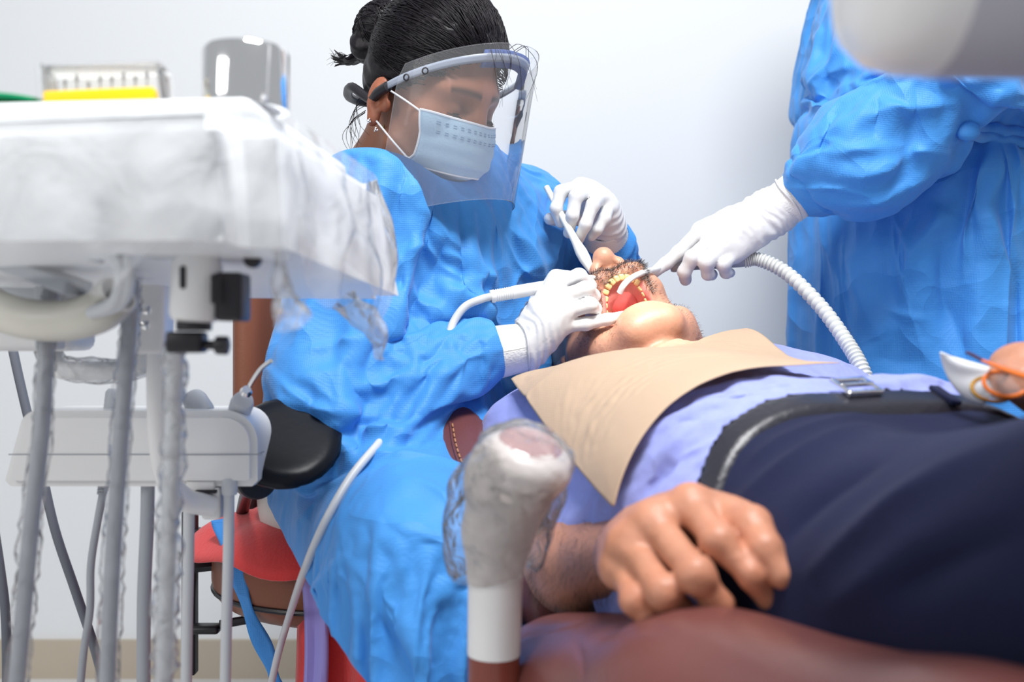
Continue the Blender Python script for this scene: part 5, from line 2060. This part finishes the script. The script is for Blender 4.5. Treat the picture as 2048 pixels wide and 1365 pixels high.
# ================================================================== THE OPERATOR'S STOOL
def build_stool():
    c = V(-.235, 1.50, 0)
    t = thing('operator_stool', c, 'brown stool with black arm pad the dental worker sits on', 'stool')
    S = Field(V(-.50, 1.22, .34), V(.04, 1.78, .54), .008)
    S.put(lambda X, Y, Z: np.sqrt(np.maximum(np.sqrt((X - c[0]) ** 2 + ((Y - c[1]) * 1.06) ** 2) - .165, 0) ** 2 + (np.maximum(np.abs(Z - .428) - .012, 0)) ** 2) - .045 + .0, V(-.48, 1.25, .36), V(.02, 1.75, .50))
    v, F = S.mesh(relax=2)
    seat = link_mesh('seat', v, F, M['leather2'], t)
    b = MB()
    b.tube(np.array([c + V(.207 * math.cos(a), .197 * math.sin(a), .402) for a in np.linspace(0, 6.2832, 60)]), .004, 8, cap=False)
    b.build('piping', M['black'], seat)
    # backrest: upright pad on the left
    Bk = Field(V(-.55, 1.38, .55), V(-.20, 1.80, 1.0), .008)
    Bk.rbox((-.342, 1.56, .76), (.026, .120, .125), .028, np.array([unit(V(.86, -.5, 0)), unit(V(.5, .86, 0)), V(0, 0, 1)]))
    v, F = Bk.mesh(relax=2)
    bk = link_mesh('backrest', v, F, M['leather2'], t)
    b = MB()
    b.tube(spline([V(-.375, 1.57, .70), V(-.40, 1.585, .55), V(-.43, 1.58, .40), V(-.30, 1.53, .385)], 8), .012, 12)
    b.build('back_bar', M['black'], t)
    # column, star base and castors
    b = MB()
    b.lathe([(.032, .06), (.032, .22), (.026, .23), (.020, .235), (.020, .385)], V(c[0], c[1], 0), (0, 0, 1), 24)
    b.build('gas_column', M['black'], t)
    for k in range(5):
        a = 1.2566 * k + .4
        b = MB()
        b.tube(np.array([c + V(0, 0, .09), c + V(.24 * math.cos(a), .24 * math.sin(a), .065)]), [.022, .014], 10)
        leg = b.build('leg', M['black'], t)
        b = MB()
        q = c + V(.24 * math.cos(a), .24 * math.sin(a), .027)
        b.lathe([(.005, -.012), (.026, -.012), (.027, 0), (.026, .012), (.005, .012)], q, V(-math.sin(a), math.cos(a), 0), 18)
        b.tube(np.array([q, q + V(0, 0, .03)]), .006, 8)
        b.build('castor', M['black'], leg)
    # black mechanism bars seen under the seat
    b = MB()
    b.box(P(380, 1185, 1.46), (.020, .020, .24), .003)
    b.lathe([(.013, -.02), (.015, -.015), (.015, .015), (.013, .02)], P(386, 1085, 1.46), (0, 0, 1), 20)
    b.tube(np.array([P(386, 1085, 1.46), P(386, 990, 1.46)]), .008, 12)
    b.build('upright_post', M['black'], t)
    b = MB()
    b.tube(np.array([P(385, 1135, 1.44), P(470, 1126, 1.44), P(515, 1118, 1.45), P(545, 1128, 1.47)]), .0085, 4)
    b.lathe([(.007, 0), (.009, .002), (.009, .012), (.005, .014), (.005, .030)], P(508, 1158, 1.43), (0, 0, 1), 16)
    b.build('tilt_lever', M['black'], t)
    b = MB()
    b.tube(spline([P(600, 1218, 1.44), P(540, 1232, 1.43), P(440, 1250, 1.42)], 6), .0065, 8)
    b.box(P(412, 1258, 1.42), (.042, .026, .012), .005)
    b.ball(P(588, 1205, 1.44), .008)
    b.build('height_lever', M['black'], t)
    # arm pad
    b = MB()
    A = Field(V(-.40, .98, .52), V(-.12, 1.26, .74), .005)
    pc = P(574, 884, 1.118)
    xa = unit(V(.84, -.15, -.45))
    ya = unit(V(.28, .74, .60))
    ya = unit(ya - xa * (ya @ xa))
    za = np.cross(xa, ya)
    A.put(lambda X, Y, Z: np.sqrt(((X - pc[0]) * xa[0] + (Y - pc[1]) * xa[1] + (Z - pc[2]) * xa[2]) ** 2 / .062 ** 2 + ((X - pc[0]) * ya[0] + (Y - pc[1]) * ya[1] + (Z - pc[2]) * ya[2]) ** 2 / .070 ** 2) * .055 - .055, pc - .09, pc + .09)
    A.put(lambda X, Y, Z: .010 - np.abs((X - pc[0]) * za[0] + (Y - pc[1]) * za[1] + (Z - pc[2]) * za[2]), pc - .12, pc + .12, .016, 'cut', 0)
    v, F = A.mesh(relax=2)
    pad = link_mesh('arm_pad', v, F, M['blackgloss'], t)
    pad['label'] = 'rounded black vinyl elbow pad'
    b = MB()
    b.lathe([(.022, -.012), (.024, -.010), (.024, .010), (.022, .012)], P(510, 958, 1.18), unit(V(.5, -.9, .05)), 28)
    b.tube(spline([P(510, 958, 1.19), P(540, 920, 1.16), P(565, 890, 1.13)], 5), .010, 10)
    b.tube(spline([P(510, 958, 1.19), P(490, 1000, 1.40), V(-.43, 1.56, .45)], 6), .009, 10)
    b.build('pad_joint', M['black'], t)


build_stool()
# ================================================================== INSTRUMENT TRAY, CONSOLE, LAMP AND SMALL THINGS
def build_tray():
    t = thing('instrument_tray', (-.31, .84, .82), 'white instrument tray under clear film holding a steel cup', 'instrument tray')
    fp = [V(-.165, .652), V(-.128, 1.00), V(-.50, 1.03), V(-.47, .70)]
    b = bmesh.new()
    top = [b.verts.new((p[0], p[1], .912)) for p in fp]
    bz = [.826, .802, .806, .830]
    ex = [(.004, 0), (.022, .0), (0, .0), (0, 0)]
    bot = [b.verts.new((p[0] + ex[i][0], p[1] + ex[i][1], bz[i])) for i, p in enumerate(fp)]
    b.faces.new(top)
    b.faces.new(bot[::-1])
    for i in range(4):
        b.faces.new((top[i], top[(i + 1) % 4], bot[(i + 1) % 4], bot[i]))
    bmesh.ops.recalc_face_normals(b, faces=list(b.faces))
    bmesh.ops.bevel(b, geom=[e for e in b.edges if abs(e.verts[0].co.z - e.verts[1].co.z) > .03], offset=.030, segments=7, affect='EDGES')
    bmesh.ops.bevel(b, geom=[e for e in b.edges if e.verts[0].co.z > .9 and e.verts[1].co.z > .9], offset=.012, segments=4, affect='EDGES')
    m = MB()
    m.bm(b)
    m.build('tray_body', M['tray_white'], t)
    m = MB()
    m.box((-.318, .845, .922), (.296, .272, .022), .010, Matrix.Rotation(math.radians(-5), 3, 'Z'))
    m.build('tray_insert', M['tray_white'], t)
    # film draped round the rim
    loop = []
    for i in range(4):
        a, c = fp[i], fp[(i + 1) % 4]
        for s in np.linspace(.09, .91, 26):
            loop.append(a * (1 - s) + c * s)
    loop = np.array(loop + [loop[0]])
    cen = loop.mean(0)
    for _ in range(4):
        loop[1:-1] = loop[1:-1] * .5 + (loop[:-2] + loop[2:]) * .25
    g = []
    nl = len(loop)
    for w in np.linspace(0, 1, 22):
        row = []
        for i in range(nl):
            o = unit(loop[i] - cen)
            hem = .098 + .010 * math.sin(i * .55) + (.036 * math.exp(-((i - 5.5) / 2.0) ** 2) + .055 * math.exp(-((i - 17.5) / 3.2) ** 2) + .030 * math.exp(-((i - 88) / 4.0) ** 2) + .02 * math.exp(-((i - 95) / 2.0) ** 2))
            off = .0075 + .012 * w * (.5 + .5 * math.sin(i * .9 + w * 2)) - .016 * max(w - .75, 0) * 4 * .6 + .018 * min(w * 1.2, 1) * (1 if i < 27 else .3)
            z = .9165 - hem * w
            row.append(V(loop[i][0] + o[0] * off, loop[i][1] + o[1] * off, z))
        g.append(row)
    g = np.array(g)
    nz = facets(g.reshape(-1, 3), 22, 4).reshape(g.shape[:2]) - .5
    g[1:, :, 0] += .008 * nz[1:]
    g[1:, :, 1] += .008 * nz[1:]
    m = MB()
    m.sheet(g)
    o = m.build('film_cover', M['film'], t, auto=False, subsurf=1)
    # loose film tails hanging from the corner
    for pts, r in (([P(545, 500, .70), P(560, 560, .70), P(572, 600, .705), P(580, 650, .71)], [.004, .010, .019, .022]), ([P(690, 600, .86), P(730, 640, .87), P(752, 675, .88), P(760, 720, .89)], [.020, .022, .014, .005])):
        m = MB()
        q = spline(pts, 9)
        m.tube(q, r, 26, cap=False, flat=.5)
        vv = np.array(m.v)
        nn = facets(vv, 45, 5)[:, None] - .5
        m.v = list(vv + nn * V(.012, .004, .006))
        m.build('film_tail', M['film2'], t, auto=False, subsurf=1)
    # underside fittings
    m = MB()
    a, c = P(-40, 505, .84), P(158, 578, .80)
    dv = c - a
    rot = Matrix([unit(dv), unit(np.cross(V(0, 0, 1), dv)), unit(np.cross(dv, np.cross(V(0, 0, 1), dv)))]).transposed()
    m.box((a + c) / 2, (np.linalg.norm(dv), .03, .012), .002, rot)
    m.build('slide_rail', M['grey'], t)
    m = MB()
    a, c = P(-30, 462, .80), P(205, 520, .76)
    dv = c - a
    m.tube(np.array([a, c]), .0035, 8)
    m.build('edge_rail', M['grey'], t)
    m = MB()
    q = P(32, 486, .80)
    m.lathe([(.010, -.008), (.0125, -.006), (.0125, .004), (.009, .006)], q, (0, 0, 1), 24)
    m.build('brass_knob', M['brass'], t)
    m = MB()
    m.box(P(30, 506, .80), (.06, .02, .005), .002)
    m.build('bracket', M['grey'], t)
    for (x, y) in ((160, 522), (150, 540)):
        m = MB()
        m.lathe([(.0055, -.001), (.0055, .001)], P(x, y, .86), (0, 0, 1), 18)
        m.build('vent_slot', M['dgrey'], t)
    # arm the tray is carried on
    m = MB()
    m.box(P(60, 570, .98), (.16, .05, .05), .008)
    m.box(P(100, 585, .95), (.022, .02, .11), .003)
    m.build('carrying_arm', M['lgrey'], t)
    m = MB()
    m.box((-.66, 1.00, .775), (.46, .07, .05), .01)
    m.lathe([(.14, 0), (.14, .03), (.05, .05), (.036, .07), (.036, .80), (.03, .81)], (-.86, 1.0, 0), (0, 0, 1), 32)
    m.build('support_column', M['white'], t)
    m = MB()
    m.box(P(305, 590, .93), (.030, .03, .11), .004)
    m.build('hanger_plate', M['white'], t)
    for (x, y) in ((295, 620), (292, 650)):
        m = MB()
        m.lathe([(.003, 0), (.0045, .0008), (.0045, .002), (.002, .003)], P(x, y, .905), (0, -1, 0), 14)
        m.build('screw', M['steel'], t)
    # ribbed sleeve with the tubes that come out of it
    pts = spline([P(-60, 585, .90), P(0, 622, .87), P(70, 640, .84), P(140, 640, .82), P(200, 622, .80), P(236, 588, .79)], 26)
    m = MB()
    m.tube(pts, [.0152 + .0014 * (1 if i % 2 else -1) for i in range(len(pts))], 24, cap=False)
    sl = m.build('ribbed_sleeve', M['cream'], t, solid=.0015, auto=False)
    for k, (dx, dy, r, mt) in enumerate(((-7, 4, .0052, 'lgrey'), (2, -2, .0048, 'dgrey'), (8, 3, .0050, 'lgrey'), (15, 0, .0022, 'cream'), (-1, 6, .0022, 'cream'))):
        m = MB()
        m.tube(spline([P(190 + dx, 622 + dy, .785), P(234 + dx, 602 + dy, .755), P(250 + dx, 555 + dy, .735), P(238 + dx, 510 + dy, .735), P(205 + dx * 1.4, 484, .75), P(170 + dx, 470, .80)], 8), r, 12)
        m.build('air_tube', M[mt], t)
    # handpiece holder with its black clamp
    m = MB()
    q = P(388, 640, .74)
    m.lathe([(.012, -.002), (.0165, 0), (.0185, .005), (.0185, .040), (.017, .044), (.017, .062), (.012, .066)], q, V(.06, 0, 1), 32)
    hold = m.build('holder', M['white'], t)
    m = MB()
    m.box(P(366, 555, .722), (.005, .004, .017), .002)
    m.box(P(428, 578, .722), (.005, .004, .022), .002)
    m.build('slot', M['black'], hold)
    m = MB()
    m.box(P(466, 595, .745), (.020, .030, .036), .003)
    m.build('switch_block', M['black'], hold)
    m = MB()
    m.lathe([(.004, 0), (.0065, .001), (.0065, .006), (.004, .007)], P(508, 520, .74), (0, -1, 0), 16)
    m.build('pin', M['black'], hold)
    m = MB()
    m.lathe([(.012, 0), (.013, .001), (.013, .008), (.010, .010)], P(388, 662, .74), (0, 0, 1), 24)
    m.box(P(374, 685, .742), (.027, .020, .016), .003)
    m.lathe([(.0035, 0), (.0035, .010), (.0065, .0105), (.0070, .012), (.0070, .019), (.005, .020)], P(404, 690, .742), (1, 0, -.03), 20)
    m.build('clamp', M['black'], hold)
    m = MB()
    m.box(P(366, 480, .75), (.05, .05, .03), .004)
    m.build('holder_mount', M['lgrey'], t)
    # film-wrapped handle
    m = MB()
    hp = spline([P(62, 615, 1.0), P(80, 660, 1.0), P(110, 730, 1.0), P(140, 742, 1.0), P(200, 742, 1.0), P(262, 738, 1.0), P(288, 720, 1.0), P(290, 640, 1.0), P(290, 600, 1.0)], 8)
    m.tube(hp, .0095, 16)
    h = m.build('pull_handle', M['white'], t)
    m = MB()
    m.tube(hp, .0125, 20, cap=False)
    vv = np.array(m.v)
    m.v = list(vv + .007 * (facets(vv, 40, 2)[:, None] - .5) * V(.6, .6, 1))
    m.build('film_wrap', M['film2'], h, auto=False)

    # ---- three film-wrapped hoses hanging from the tray
    lab = ('grey hose in clear film, leftmost of the three hanging before the console', 'grey hose in clear film, hanging between two others before the console', 'grey hose in crinkled clear film hanging below the black clamp')
    specs = ([P(106, 560, .87), P(95, 660, .87), P(84, 850, .86), P(62, 1050, .85), P(44, 1250, .85), P(28, 1420, .85)],
             [P(262, 560, .86), P(262, 610, .86), P(250, 760, .86), P(236, 950, .85), P(222, 1180, .85), P(212, 1420, .85)],
             [P(352, 690, .745), P(350, 720, .76), P(346, 860, .80), P(338, 1050, .82), P(330, 1250, .83), P(326, 1420, .83)])
    for k in range(3):
        q = spline(specs[k], 14)
        tt = thing('wrapped_hose', q[-1], lab[k], 'hose', 'film-wrapped instrument hoses')
        m = MB()
        m.tube(q, .0066, 16)
        m.build('hose', M['grey'] if k < 2 else M['lgrey'], tt)
        m = MB()
        n = len(q)
        rr = [.0080 + (.0009 if k < 2 else .0028 * (i / n) ** 1.5) * math.sin(i * 1.7 + math.sin(i * .9) * 2) + .002 * (i / n) for i in range(n)]
        m.tube(q, rr, 18, cap=False)
        vv = np.array(m.v)
        m.v = list(vv + (.0035 + .005 * (k == 2)) * (facets(vv, 55, k)[:, None] - .5) * V(1, 1, .5))
        m.build('film_sleeve', M['film3'] if k < 2 else M['film2'], tt, auto=False)


def build_console():
    d = 1.06
    t = thing('instrument_console', P(280, 965, d), 'white rounded console box with hoses hanging below, beside the stool', 'console')
    c = P(290, 890, d + .03)
    bm = bmesh.new()
    pr = [(-.1345 + .006, -.040), (.1345 - .006, -.040), (.1345, -.034)]
    pr += [(.1345 - .034 + .034 * math.cos(a), .040 - .034 + .034 * math.sin(a)) for a in np.linspace(0, math.pi / 2, 10)]
    pr += [(-.1345 + .034 - .018 * math.sin(a), .040 - .018 + .018 * math.cos(a)) for a in np.linspace(0, math.pi / 2.4, 8)]
    pr += [(-.1345, -.034)]
    fr = [bm.verts.new((c[0] + x * .99, c[1] - .046, c[2] + z)) for x, z in pr]
    bk = [bm.verts.new((c[0] + x, c[1] + .046, c[2] + z)) for x, z in pr]
    ff = bm.faces.new(fr)
    bm.faces.new(bk[::-1])
    for i in range(len(pr)):
        bm.faces.new((fr[i], bk[i], bk[(i + 1) % len(pr)], fr[(i + 1) % len(pr)]))
    bmesh.ops.recalc_face_normals(bm, faces=list(bm.faces))
    bmesh.ops.bevel(bm, geom=[e for e in bm.edges if abs(e.verts[0].co.y - e.verts[1].co.y) < .001], offset=.007, segments=4, affect='EDGES')
    mb = MB()
    mb.bm(bm)
    bx = mb.build('housing', M['white'], t)
    m = MB()
    s = [V(c[0] + x, c[1] - y, P(0, 906, d)[2]) for x, y in ((-.126, .0462), (-.06, .0462), (0, .0462), (.127, .0462), (.134, .038), (.1352, .02))]
    m.tube(spline(s, 8), .0007, 6)
    m.build('seam_line', M['grey'], bx)
    for x in (42, 470):
        m = MB()
        m.lathe([(.003, 0), (.003, .001), (.0015, .0012)], P(x, 957, d - .012), (0, -1, 0), 12)
        m.build('screw', M['steel'], bx)
    # air-water syringe
    m = MB()
    a, e = P(478, 825, 1.08), P(490, 790, 1.05)
    m.lathe([(.011, 0), (.0122, .004), (.0125, .02), (.0105, .028), (.006, .031)], a, e - a, 24)
    sy = m.build('syringe', M['lgrey'], t)
    m = MB()
    m.lathe([(.0062, 0), (.0065, .002), (.0045, .005), (.0045, .008)], e + (e - a) * .1, e - a, 18)
    m.tube(spline([e, P(505, 762, 1.04), P(522, 738, 1.03), P(542, 722, 1.02)], 6), .0023, 10)
    m.build('nozzle', M['steel'], sy)
    m = MB()
    a, e = P(405, 822, 1.09), P(378, 785, 1.11)
    m.lathe([(.011, -.01), (.013, 0), (.0135, .018), (.012, .024), (.003, .026)], a, e - a, 24)
    m.build('suction_head', M['grey'], t)
    m = MB()
    m.lathe([(.007, -.01), (.0078, .0), (.0078, .018), (.005, .022)], P(222, 818, 1.09), (.12, 0, 1), 20)
    m.build('curing_tip', M['lgrey'], t)
    # hoses that hang below
    hs = (('hose', [(296, 960), (294, 1050), (288, 1200), (287, 1400)], 1.07, .0072, 'grey'), ('hose', [(378, 1000), (377, 1100), (374, 1250), (372, 1400)], 1.06, .0060, 'lgrey'), ('hose', [(458, 985), (457, 1100), (453, 1250), (450, 1400)], 1.05, .0058, 'lgrey'))
    for nm, q, dd, r, mt in hs:
        m = MB()
        m.tube(spline([P(x, y, dd) for x, y in q], 8), r, 14)
        m.build(nm, M[mt], t)
    m = MB()
    m.lathe([(.0075, 0), (.0082, .002), (.0086, .014), (.0075, .017)], P(459, 990, 1.05), (0, 0, 1), 20)
    m.build('hose_collar', M['lgrey'], t)
    m = MB()
    m.tube(spline([P(208, 975, 1.08), P(196, 1040, 1.08), P(182, 1130, 1.08), P(180, 1220, 1.08), P(168, 1300, 1.08), P(158, 1400, 1.08)], 8), .0042, 10)
    cb = m.build('cable', M['grey'], t)
    m = MB()
    for k in range(4):
        m.lathe([(.0062 - .0003 * k, 0), (.0062 - .0003 * k, .0026)], P(208 - k * 1.2, 966 + 6 * k, 1.08), (0, 0, -1), 16)
    m.build('strain_relief', M['grey'], cb)
    # white bent arm that carries the box
    m = MB()
    m.tube(spline([P(322, 640, .97), P(318, 760, .97), P(322, 880, .98), P(336, 960, 1.0), P(372, 1000, 1.03), P(425, 1012, 1.05)], 10), .0118, 20)
    m.build('bent_arm', M['white'], t)
    m = MB()
    m.box(P(428, 1005, 1.06), (.020, .026, .034), .004)
    m.box(P(408, 970, 1.06), (.030, .026, .012), .002)
    m.build('arm_joint', M['white'], t)
    m = MB()
    m.box(P(418, 981, 1.055), (.022, .026, .0035), .0008)
    m.build('joint_gap', M['black'], t)


def build_small():
    # slack cable behind
    for nm, pts, lb in (('power_cable', [(14, 610), (22, 680), (48, 800), (80, 930), (110, 1060), (150, 1180), (190, 1300), (215, 1400)], 'dark grey cable curving down behind the console to the floor'),
                        ('power_cable', [(-120, 560), (-70, 760), (-30, 950), (2, 1150), (12, 1250), (14, 1400)], 'dark grey cable at the very edge, left of the hanging hoses')):
        m = MB()
        m.tube(spline([P(x, y, 1.20) for x, y in pts], 8), .0055, 10)
        tag(m.build(nm, M['dgrey'], None), lb, 'cable')
    # steel cup
    q = P(492, 205, .755)
    q[2] = .9335
    t = thing('steel_cup', q, 'polished steel cup standing on the instrument tray', 'cup')
    m = MB()
    m.lathe([(.030, 0), (.0318, .001), (.0322, .003), (.0322, .044), (.030, .0475), (.0005, .0485)], q, (0, 0, 1), 64)
    m.build('cup_body', M['steel'], t)
    # file box
    q = P(217, 213, .752)
    q[2] = .9335
    t = thing('file_box', q, 'clear box with yellow base holding small files, on the tray', 'instrument box')
    R = Matrix.Rotation(math.radians(-4), 3, 'Y') @ Matrix.Rotation(math.radians(6), 3, 'Z')
    m = MB()
    m.box(q + V(0, .0, .0065), (.079, .048, .0095), .002, R)
    m.build('yellow_base', M['yellow'], t)
    for k in range(8):
        m = MB()
        p = q + V(-.031 + .0088 * k, -.004, .010 + .0006 * k)
        h = (.013, .016, .010, .014, .013, .015, .012, .015)[k]
        m.tube(np.array([p, p + V(0, 0, h)]), .0006, 6)
        m.tube(np.array([p + V(0, 0, h * .65), p + V(0, 0, h)]), .0013, 8)
        m.build('file', M['dgrey'], t)
    m = MB()
    w, dp, h = .0425, .020, .030
    for s in (-1, 1):
        m.box(q + V(0, dp * s, h / 2 + .001), (w * 2, .0012, h), .0003, R)
        m.box(q + V(w * s, 0, h / 2 + .001), (.0012, dp * 2, h), .0003, R)
    m.box(q + V(0, 0, h), (w * 2, dp * 2, .0014), .0003, R)
    m.build('clear_lid', M['clear'], t)
    # green dish
    q = P(24, 222, .75)
    q[2] = .9335
    m = MB()
    m.lathe([(.012, 0), (.022, .003), (.034, .005), (.034, .006), (.02, .0045), (.001, .002)], q, V(.03, 0, 1), 40)
    tag(m.build('green_dish', M['green'], None), 'shallow green dish at the edge of the instrument tray', 'dish')
    # lamp head top right
    c = P(1690, 0, .50)
    t = thing('examination_lamp', (c[0] + .12, .50, .945), 'white and grey tubular lamp head hanging close, above the lying man', 'lamp')
    zc = CAM_Z + (682.5 - 147) / F_PX * .5 + .050
    m = MB()
    m.lathe([(.002, 0), (.024, .0015), (.038, .007), (.046, .017), (.050, .032), (.0505, .048)], V(c[0] - .001, .5, zc), (1, .03, .005), 48)
    m.build('end_cap', M['white'], t)
    m = MB()
    m.lathe([(.0500, .046), (.0510, .048), (.0515, .30), (.048, .31), (.001, .312)], V(c[0] - .001, .5, zc), (1, .03, .005), 48)
    m.build('housing', mat('lamp_grey', (.42, .42, .48), .4), t)
    m = MB()
    m.tube(spline([V(c[0] + .25, .52, zc + .04), V(c[0] + .26, .60, zc + .3), V(c[0] + .30, .8, zc + .7), V(c[0] + .30, .9, zc + 1.0)], 8), .02, 16)
    m.build('arm', M['white'], t)
    # the lying man's spectacles and tissue
    t = thing('spectacles', P(1990, 770, 0.802), 'orange-framed spectacles held in the hand resting on the navy trousers', 'spectacles')
    m = MB()
    m.tube(spline([P(1964, 721, 0.814), P(1985, 729, 0.804), P(2015, 741, 0.790), P(2060, 756, 0.772)], 8), [.0022, .0030, .0042, .0048], 10, flat=.55)
    m.build('temple', M['amber'], t)
    m = MB()
    m.tube(spline([P(1933, 705, 0.827), P(1948, 712, 0.822), P(1966, 722, 0.813)], 6), [.0022, .0026, .0024], 10, flat=.6)
    o = m.build('temple_tip', mat('dark_acetate', (.06, .02, .05), .25), t)
    for x, y, dd in ((2010, 768, .805), (1985, 779, .83)):
        m = MB()
        q = P(x, y, dd)
        m.tube(np.array([q + V(.017 * math.cos(a), .006 * math.sin(a), .010 * math.sin(a)) for a in np.linspace(0, 6.2832, 40)]), .0018, 8, cap=False)
        rim = m.build('rim', M['amber'] if x > 2000 else M['gold'], t)
        m = MB()
        m.lathe([(.0005, .001), (.0156, 0)], q, V(0, -.6, .5), 30, cap=False)
        m.v = [q + V((p - q)[0], (p - q)[1] * .7, (p - q)[2] * .75) for p in m.v]
        m.build('lens', M['clear'], rim)
    g = []
    for w in np.linspace(0, 1, 16):
        row = []
        for u in np.linspace(0, 1, 12):
            a = P(1880, 705, .875) * (1 - w) + P(1990, 740, .845) * w
            b = P(1882, 710, .880) * (1 - w) ** 2 + P(1896, 800, .875) * 2 * w * (1 - w) + P(1972, 812, .845) * w * w
            q = a * (1 - u) + b * u + V(.0, -.012, .006) * math.sin(math.pi * u) * w + V(0, .004, 0) * math.sin(u * 9 + w * 5) * w
            row.append(q)
        g.append(row)
    m = MB()
    m.sheet(np.array(g))
    tag(m.build('tissue', M['tissue'], None, solid=.0015), 'folded white tissue standing up beside the spectacles', 'tissue')


build_tray()
build_console()
build_small()
